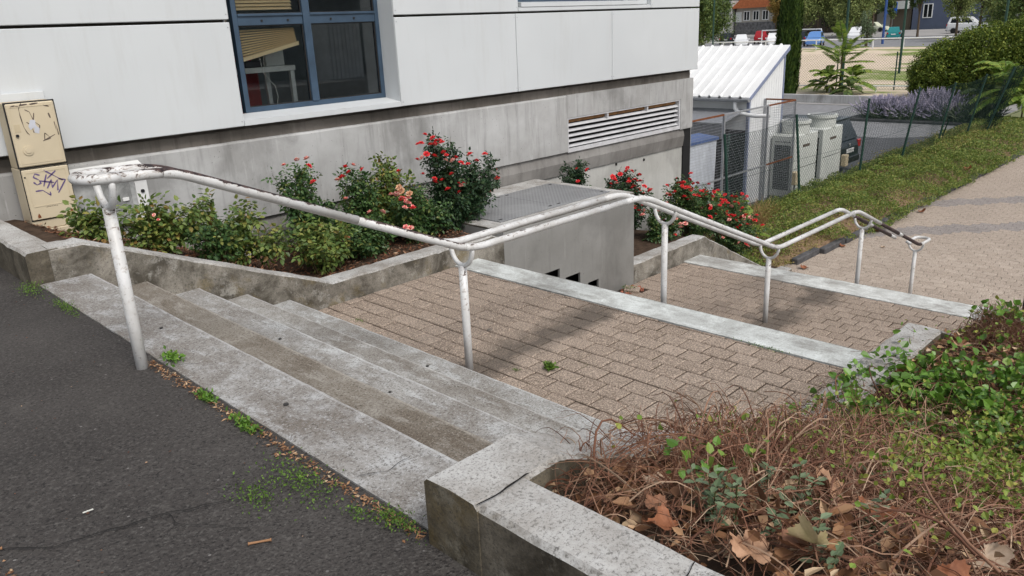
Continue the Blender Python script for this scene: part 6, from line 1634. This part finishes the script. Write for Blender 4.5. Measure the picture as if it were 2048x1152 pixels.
for k, (x, y, size, curl, mt, rx, ry, rz, lb) in enumerate([
    (2.22, .83, .15, .7, 'leaf_tan', .5, -.35, 1.2, 'large tan plane leaf standing upright among the twigs'),
    (2.26, .70, .16, .5, 'leaf_tan', .2, .35, 2.6, 'large tan plane leaf leaning beside the upright one'),
    (2.12, .66, .13, .6, 'leaf_rust', .15, .2, .4, 'rust-brown plane leaf below the two tan leaves'),
    (1.70, .66, .13, .9, 'leaf_yellow', .9, .1, 1.9, 'curled yellowish leaf standing near the bottom of the bed'),
    (1.62, .80, .17, .45, 'leaf_tan', .1, .25, .3, 'broad brown plane leaf against the near wall at the bottom'),
    (1.70, .70, .12, .6, 'leaf_brown', .2, -.3, 2.4, 'dark brown leaf beside the broad one at the bottom edge'),
    (2.05, .36, .13, .7, 'leaf_pale', .3, .2, 4.0, 'pale forked leaf at the lower right of the bed'),
    (1.78, .38, .13, .5, 'leaf_rust', .1, .1, 5.0, 'reddish brown leaf at the lower right corner'),
    (4.22, 1.00, .12, .6, 'leaf_pale', .5, .1, 1.0, 'pale curled leaf under the ivy'),
    (4.55, .86, .15, .5, 'leaf_tan', .3, .2, 2.0, 'tan leaf lying on the ivy at the right edge'),
    (4.85, 1.45, .10, .7, 'leaf_rust', .9, .2, 1.6, 'orange-brown leaf standing at the end of the pale band'),
    (5.55, 1.32, .14, .5, 'leaf_tan', .2, .1, .6, 'tan leaf below the dry clump beside the band end'),
    (5.35, 1.42, .12, .5, 'leaf_pale', .4, .0, 2.2, 'pale leaf between the band end and the dry clump'),
    (3.70, 1.50, .11, .8, 'leaf_pale', 1.0, .2, 1.2, 'pinkish pale leaf standing in the twigs at the paving edge'),
    (3.35, 1.35, .11, .6, 'leaf_tan', .3, .3, 3.3, 'tan leaf half buried in the twigs below the paving edge'),
    (3.25, 1.20, .11, .6, 'leaf_rust', .3, -.2, 4.3, 'rusty leaf among the twigs in the middle of the bed'),
    (2.75, .98, .12, .8, 'leaf_rust', .7, .1, 2.9, 'rusty folded leaf behind the large tan leaves'),
    (2.62, 1.05, .11, .7, 'leaf_tan', .4, .1, 5.1, 'tan leaf left of the rusty folded leaf'),
    (2.35, .98, .09, .8, 'leaf_tan', .8, .0, 1.1, 'small tan leaf caught in the twigs above the seedlings'),
    (1.68, 1.14, .10, .6, 'leaf_brown', .2, .2, .2, 'brown leaf strip beside the near wall edge'),
    (1.62, 1.05, .12, .5, 'leaf_rust', .1, .0, 2.0, 'rust leaf at the foot of the near wall'),
    (1.85, 1.25, .10, .5, 'leaf_pale', .2, .1, 1.3, 'pale leaf under the twigs near the wall corner'),
    (3.72, .62, .11, .6, 'leaf_pale', .5, .1, 3.0, 'pale leaf among the young green growth'),
    (3.9, .95, .10, .6, 'leaf_yellow', .4, .1, 2.0, 'yellowish leaf below the ivy edge')]):
    o = plane_leaf(k + 3, size * .60, curl * 1.1).build('fallen_leaf', mt, smooth=True, loc=(x, y, soilR(x, y) + .06 + (.06 if rx > .45 else .03)))
    o.rotation_euler = (rx, ry, rz); thing(o, lb, 'leaf', 'large fallen leaves in the near bed')
# dry clump at the far end of the cheek wall
dc = root('dry_shrub', (5.95, 1.25, -.7), 'round dry twiggy shrub at the end of the cheek wall', 'shrub')
n = 1900; d = rdir(n, .5, rb); d[:, 2] = np.abs(d[:, 2]); rr_ = rb.uniform(.5, 1.0, n)[:, None]
tip = np.array([6.0, 1.2, -.72]) + d * rr_ * np.array([.36, .30, .36]); b = np.array([6.0, 1.2, -.76]) + rb.normal(size=(n, 3)) * np.array([.12, .10, .02])
t5 = np.linspace(0, 1, 6)[None, :, None]; mid = (tip + b) / 2 + rb.normal(size=(n, 3)) * .09
P = (1 - t5) ** 2 * b[:, None] + 2 * t5 * (1 - t5) * mid[:, None] + t5 ** 2 * tip[:, None]
obj('twigs', tubes('twigs', P, np.linspace(.003, .001, 6)[None] * np.ones((n, 1)), 3), 'dry_twig', dc)
k = rb.random(n) < .10; L = rb.uniform(.025, .045, k.sum())
obj('foliage', leaves('foliage', tip[k], rdir(k.sum(), .2, rb), rdir(k.sum(), 1.2, rb), L, L * .8, .12, True), 'young_leaf', dc)
tp = tip[tip[:, 2] > -.46][:45]; L = rb.uniform(.035, .06, len(tp)); obj('ivy_leaves', leaves('ivy_leaves', tp, rdir(len(tp), .2, rb), rdir(len(tp), 1.2, rb), L, L * .9, .12, True), 'ivy_leaf', dc)
# loose dead leaves along the kerb and steps
for k, (x, y, z, s_, lb) in enumerate([(15.9, 6.25, Z3 + .02, .10, 'pair of orange-brown leaves against the kerb below the handrail'), (17.5, 6.1, Z3 + .02, .13, 'heap of orange leaves at the kerb right of the handrail'), (16.3, 5.55, Z3 + .02, .06, 'single pale leaf lying on the plaza'), (19.9, 6.0, Z3 + .02, .12, 'orange leaf at the kerb farther along the bank'), (3.42, 6.05, Z1 + .015, .045, 'small orange leaf in the corner of the upper landing'), (14.0, 6.2, Z3 + .02, .12, 'orange leaves gathered where the kerb begins'), (22.3, 7.2, -2.75, .14, 'pale leaf lying on the green bank'), (24.6, 6.3, -2.75, .15, 'tan leaf on the edge of the green bank')]):
    o = plane_leaf(60 + k, s_, .8).build('fallen_leaf', 'leaf_pale' if 'pale' in lb else 'leaf_rust', loc=(x, y, z)); o.rotation_euler = (.3, .2, k * 1.3); thing(o, lb, 'leaf')

# ------------------------------------------------------------------ lavender island
isl = kind(obj('planted_island', MB().bbox(36.1, 39.2, 9.0, 14.6, -3.06, -2.94, .03).mesh('planted_island'), 'kerb_stone'), 'structure')
def lavender(label, c_, rx, ry, h, n, seed, fcol='lavender_flower'):
    rng = np.random.default_rng(seed); r = root('lavender_bush', c_, label, 'lavender')
    b = np.array(c_) + rng.normal(size=(n, 3)) * np.array([rx * .4, ry * .4, 0]); d = rdir(n, .9, rng); d[:, 2] = np.abs(d[:, 2]) * .9 + .25; d = unit(d)
    tip = b + d * np.array([rx, ry, h]) * rng.uniform(.65, 1.05, (n, 1))
    tl = np.linspace(0, 1, 4)[None, :, None]; P = b[:, None] + (tip - b)[:, None] * tl
    obj('stems', tubes('stems', P, np.full(n, .011), 3), 'lavender_leaf', r)
    f = tip[:, None] + (tip - b)[:, None] / np.linalg.norm(tip - b, axis=1)[:, None, None] * np.linspace(-.12, .16, 3)[None, :, None]
    o = obj('flower_spikes', tubes('flower_spikes', f, np.array([[.012, .022, .006]]) * np.ones((n, 1)), 4), fcol, r); o['kind'] = 'stuff'
    m_ = n * 3; q = np.array(c_) + unit(rng.normal(size=(m_, 3))) * np.array([rx, ry, h * .55]) * rng.uniform(.4, 1, (m_, 1)); q[:, 2] = np.abs(q[:, 2] - c_[2]) + c_[2]
    L = rng.uniform(.10, .2, m_); obj('foliage', leaves('foliage', q, rdir(m_, 1.0, rng), rdir(m_, .5, rng), L, L * .22, .1), 'lavender_leaf', r)
lavender('leftmost lavender bush with pale violet spikes on the kerbed island', (37.2, 13.3, -2.95), .85, .8, .85, 900, 1)
lavender('second lavender bush on the kerbed island', (37.2, 12.1, -2.95), .9, .9, .80, 900, 2)
lavender('tall pinkish lavender bush in the middle of the island', (38.2, 11.5, -2.95), .9, .95, 1.1, 900, 3)
lavender('lavender bush right of the pinkish one', (37.3, 10.7, -2.95), .9, .9, .85, 900, 4)
lavender('rightmost greyish lavender bush half hidden by the fence', (37.0, 9.6, -2.95), .8, .8, .75, 700, 5, 'lavender_leaf')

# ------------------------------------------------------------------ trees and big bushes
def crown(name, parent, blobs, n, size, mat, seed, shell=.75, spread=.16):
    rng = np.random.default_rng(seed); P = []
    w_ = np.array([(b[3] * b[4] * b[5]) ** .667 for b in blobs]); w_ /= w_.sum()
    for b, ww in zip(blobs, w_):
        k = int(n * ww); nc = max(6, k // (55 if spread > .1 else 30)); d = rdir(nc, 0, rng) * (shell + (1 - shell) * rng.random((nc, 1)) + rng.normal(size=(nc, 1)) * .06)
        cc = np.array(b[:3]) + d * np.array(b[3:]); ii = rng.integers(0, nc, k)
        P.append(cc[ii] + rng.normal(size=(k, 3)) * np.array(b[3:]) * spread)
    P = np.concatenate(P); m_ = len(P); L = rng.uniform(.6, 1.35, m_) * size
    return obj(name, leaves(name, P, rdir(m_, -.1, rng), rdir(m_, .9, rng), L, L * .55, .15), mat, parent)
def tree(name, label, base, h, blobs, n, size, mat, seed, tr=.15, cat='tree'):
    r = root(name, base, label, cat); rng = random.Random(seed)
    b = Vector(base); tk = MB(); tk.tube([b - Vector((0, 0, .2)), b + Vector((.05, .03, h * .3)), b + Vector((-.04, .05, h * .6)), b + Vector((0, 0, h * .9))], [tr, tr * .8, tr * .55, tr * .2], 8)
    for bl_ in blobs: tk.tube([b + Vector((0, 0, h * .4)), (b + Vector((0, 0, h * .5)) + Vector(bl_[:3])) / 2, Vector(bl_[:3])], [tr * .5, tr * .35, tr * .12], 6)
    tk.build('trunk', 'bark', r); crown('crown', r, blobs, n, size, mat, seed)
    return r
# round bush
rbush = root('round_bush', (46, 12.2, -3.05), 'huge rounded dark evergreen bush behind the lavender', 'bush')
crown('crown', rbush, [(46.0, 13.2, -1.75, 2.0, 1.9, 1.7), (46.5, 11.5, -1.35, 2.3, 2.2, 2.0), (47, 9.6, -1.2, 2.4, 2.2, 2.2), (46, 13.9, -2.3, 1.4, 1.1, 1.0), (47.5, 7.4, -1.1, 2.4, 2.2, 2.3)], 170000, .125, 'bush_leaf', 3, .96, .055)
m = MB()
for (cx, cy, cz, s_) in ((46.2, 13.2, -1.9, 1.3), (46.6, 11.6, -1.4, 1.7), (47, 9.6, -1.3, 1.8), (47.5, 7.4, -1.2, 1.8)):
    for k in range(10):
        a = k * .63; m.tube([(cx, cy, -3.1), (cx + math.cos(a) * s_ * .5, cy + math.sin(a) * s_ * .5, cz), (cx + math.cos(a) * s_, cy + math.sin(a) * s_, cz + s_ * .6)], [.08, .05, .02], 5)
m.build('branches', 'bark', rbush)
# cypress
cy = root('cypress_tree', (44.5, 21.2, -3.05), 'tall narrow dark green cypress behind the white shed', 'tree')
MB().tube([(44.5, 21.55, -3.1), (44.5, 21.55, 5)], [.2, .05], 8).build('trunk', 'bark', cy)
n = 26000; h = RNG.uniform(.1, 10, n); an = RNG.uniform(0, 2 * np.pi, n)
rad = np.interp(h, [0, .6, 3, 6, 10], [.50, .66, .74, .60, .1]) * (1 + .10 * np.sin(an * 5 + h * 1.3) + .08 * np.sin(an * 9 - h * 2)) * RNG.uniform(.82, 1.03, n)
rad = rad * .86
P = np.stack([44.5 + np.cos(an) * rad, 21.55 + np.sin(an) * rad, -3.05 + h], 1); D = np.stack([np.cos(an) * .25, np.sin(an) * .25, np.ones(n)], 1) + RNG.normal(size=(n, 3)) * .15
U = np.stack([np.cos(an), np.sin(an), 0 * an], 1) + RNG.normal(size=(n, 3)) * .4; L = RNG.uniform(.12, .3, n)
obj('crown', leaves('crown', P, D, U, L, L * .3, .1), 'cypress_leaf', cy)
# trees beyond
def far_tree(label, x, y, h, r_, mat, seed, n=7000, size=.32, low=.3):
    z = zc(x); rng = random.Random(seed); bl_ = []
    for k in range(6): bl_.append((x + rng.uniform(-.5, .5) * r_, y + rng.uniform(-.65, .65) * r_, z + h * (low + (1 - low) * (.25 + .6 * rng.random())), r_ * rng.uniform(.45, .7), r_ * rng.uniform(.45, .7), h * (1 - low) * rng.uniform(.22, .36)))
    tree('street_tree', label, (x, y, z), h, bl_, n, size, mat, seed, .16)
far_tree('dense dark tree rising at the corner of the white building', 84, 51.3, 8.5, 2.5, 'tree_leaf', 1, 12000, .24, .12)
far_tree('second dark tree close behind the building corner', 80, 49.6, 7.0, 2.2, 'tree_leaf', 2, 9000, .24, .10)
far_tree('feathery grey-green tree left of the orange roof', 120, 74, 10, 4, 'tree_leaf_pale', 3, 9000, .3, .25)
far_tree('dark green tree in front of the orange-roofed house', 122, 61.4, 9, 2.2, 'tree_leaf_dark', 4, 9000, .30, .25)
far_tree('golden yellow tree beside the cypress', 118, 58.8, 6.2, 1.7, 'tree_leaf_gold', 5, 4000, .26, .3)
far_tree('pale green street tree right of the cypress', 114, 51.0, 8, 3.2, 'tree_leaf_pale', 6, 12000, .3, .12)
far_tree('pale green street tree above the white car', 115, 47.0, 8, 3.0, 'tree_leaf_pale', 7, 12000, .3, .12)
far_tree('pale green street tree above the cream coupe', 119, 45.3, 8, 2.6, 'tree_leaf_pale', 8, 9000, .3, .20)
far_tree('dark tree mass behind the pale street trees', 133, 58, 11, 5, 'tree_leaf_dark', 9, 10000, .45, .1)
far_tree('second dark tree behind the pale street trees', 133, 52, 11, 4, 'tree_leaf_dark', 10, 9000, .45, .1)
far_tree('thin grey-green sapling beside the white railing', 86, 33.2, 3.3, 1.0, 'sage_leaf', 11, 2600, .16, .1)
far_tree('slender sapling near the parking sign', 112, 40.3, 5.5, 1.2, 'tree_leaf', 12, 2200, .22, .45)
far_tree('small tree before the blue block', 110, 36.2, 6.5, 1.5, 'tree_leaf', 13, 3200, .24, .5)
far_tree('pale tree right of the blue block windows', 104, 30.0, 6.5, 2.2, 'tree_leaf_pale', 14, 5000, .26, .3)
far_tree('yellowish tree above the big round bush', 96, 25.5, 7, 2.8, 'tree_leaf_pale', 15, 9000, .26, .15)
far_tree('olive green tree at the upper right corner', 88, 20.0, 7, 3.0, 'tree_leaf', 16, 8000, .26, .2)
far_tree('darker tree at the right edge above the bush', 90, 15.5, 7.5, 3.0, 'tree_leaf_dark', 17, 8000, .26, .2)
for k, (y, x) in enumerate(((100, 140), (92, 150), (84, 145), (30, 150), (24, 125), (17, 120), (10, 118))):
    far_tree(['broad dark tree far behind the building corner', 'dark tree far left behind the houses', 'dark tree behind the pale annex', 'dark tree between the blue block and the pale house', 'broad green tree before the pale far house', 'green tree far right behind the bush', 'green tree farthest right behind the bush'][k], x, y, 13, 6, 'tree_leaf_dark' if k < 4 else 'tree_leaf', 40 + k, 8000, .5, .05)
clean_roots()
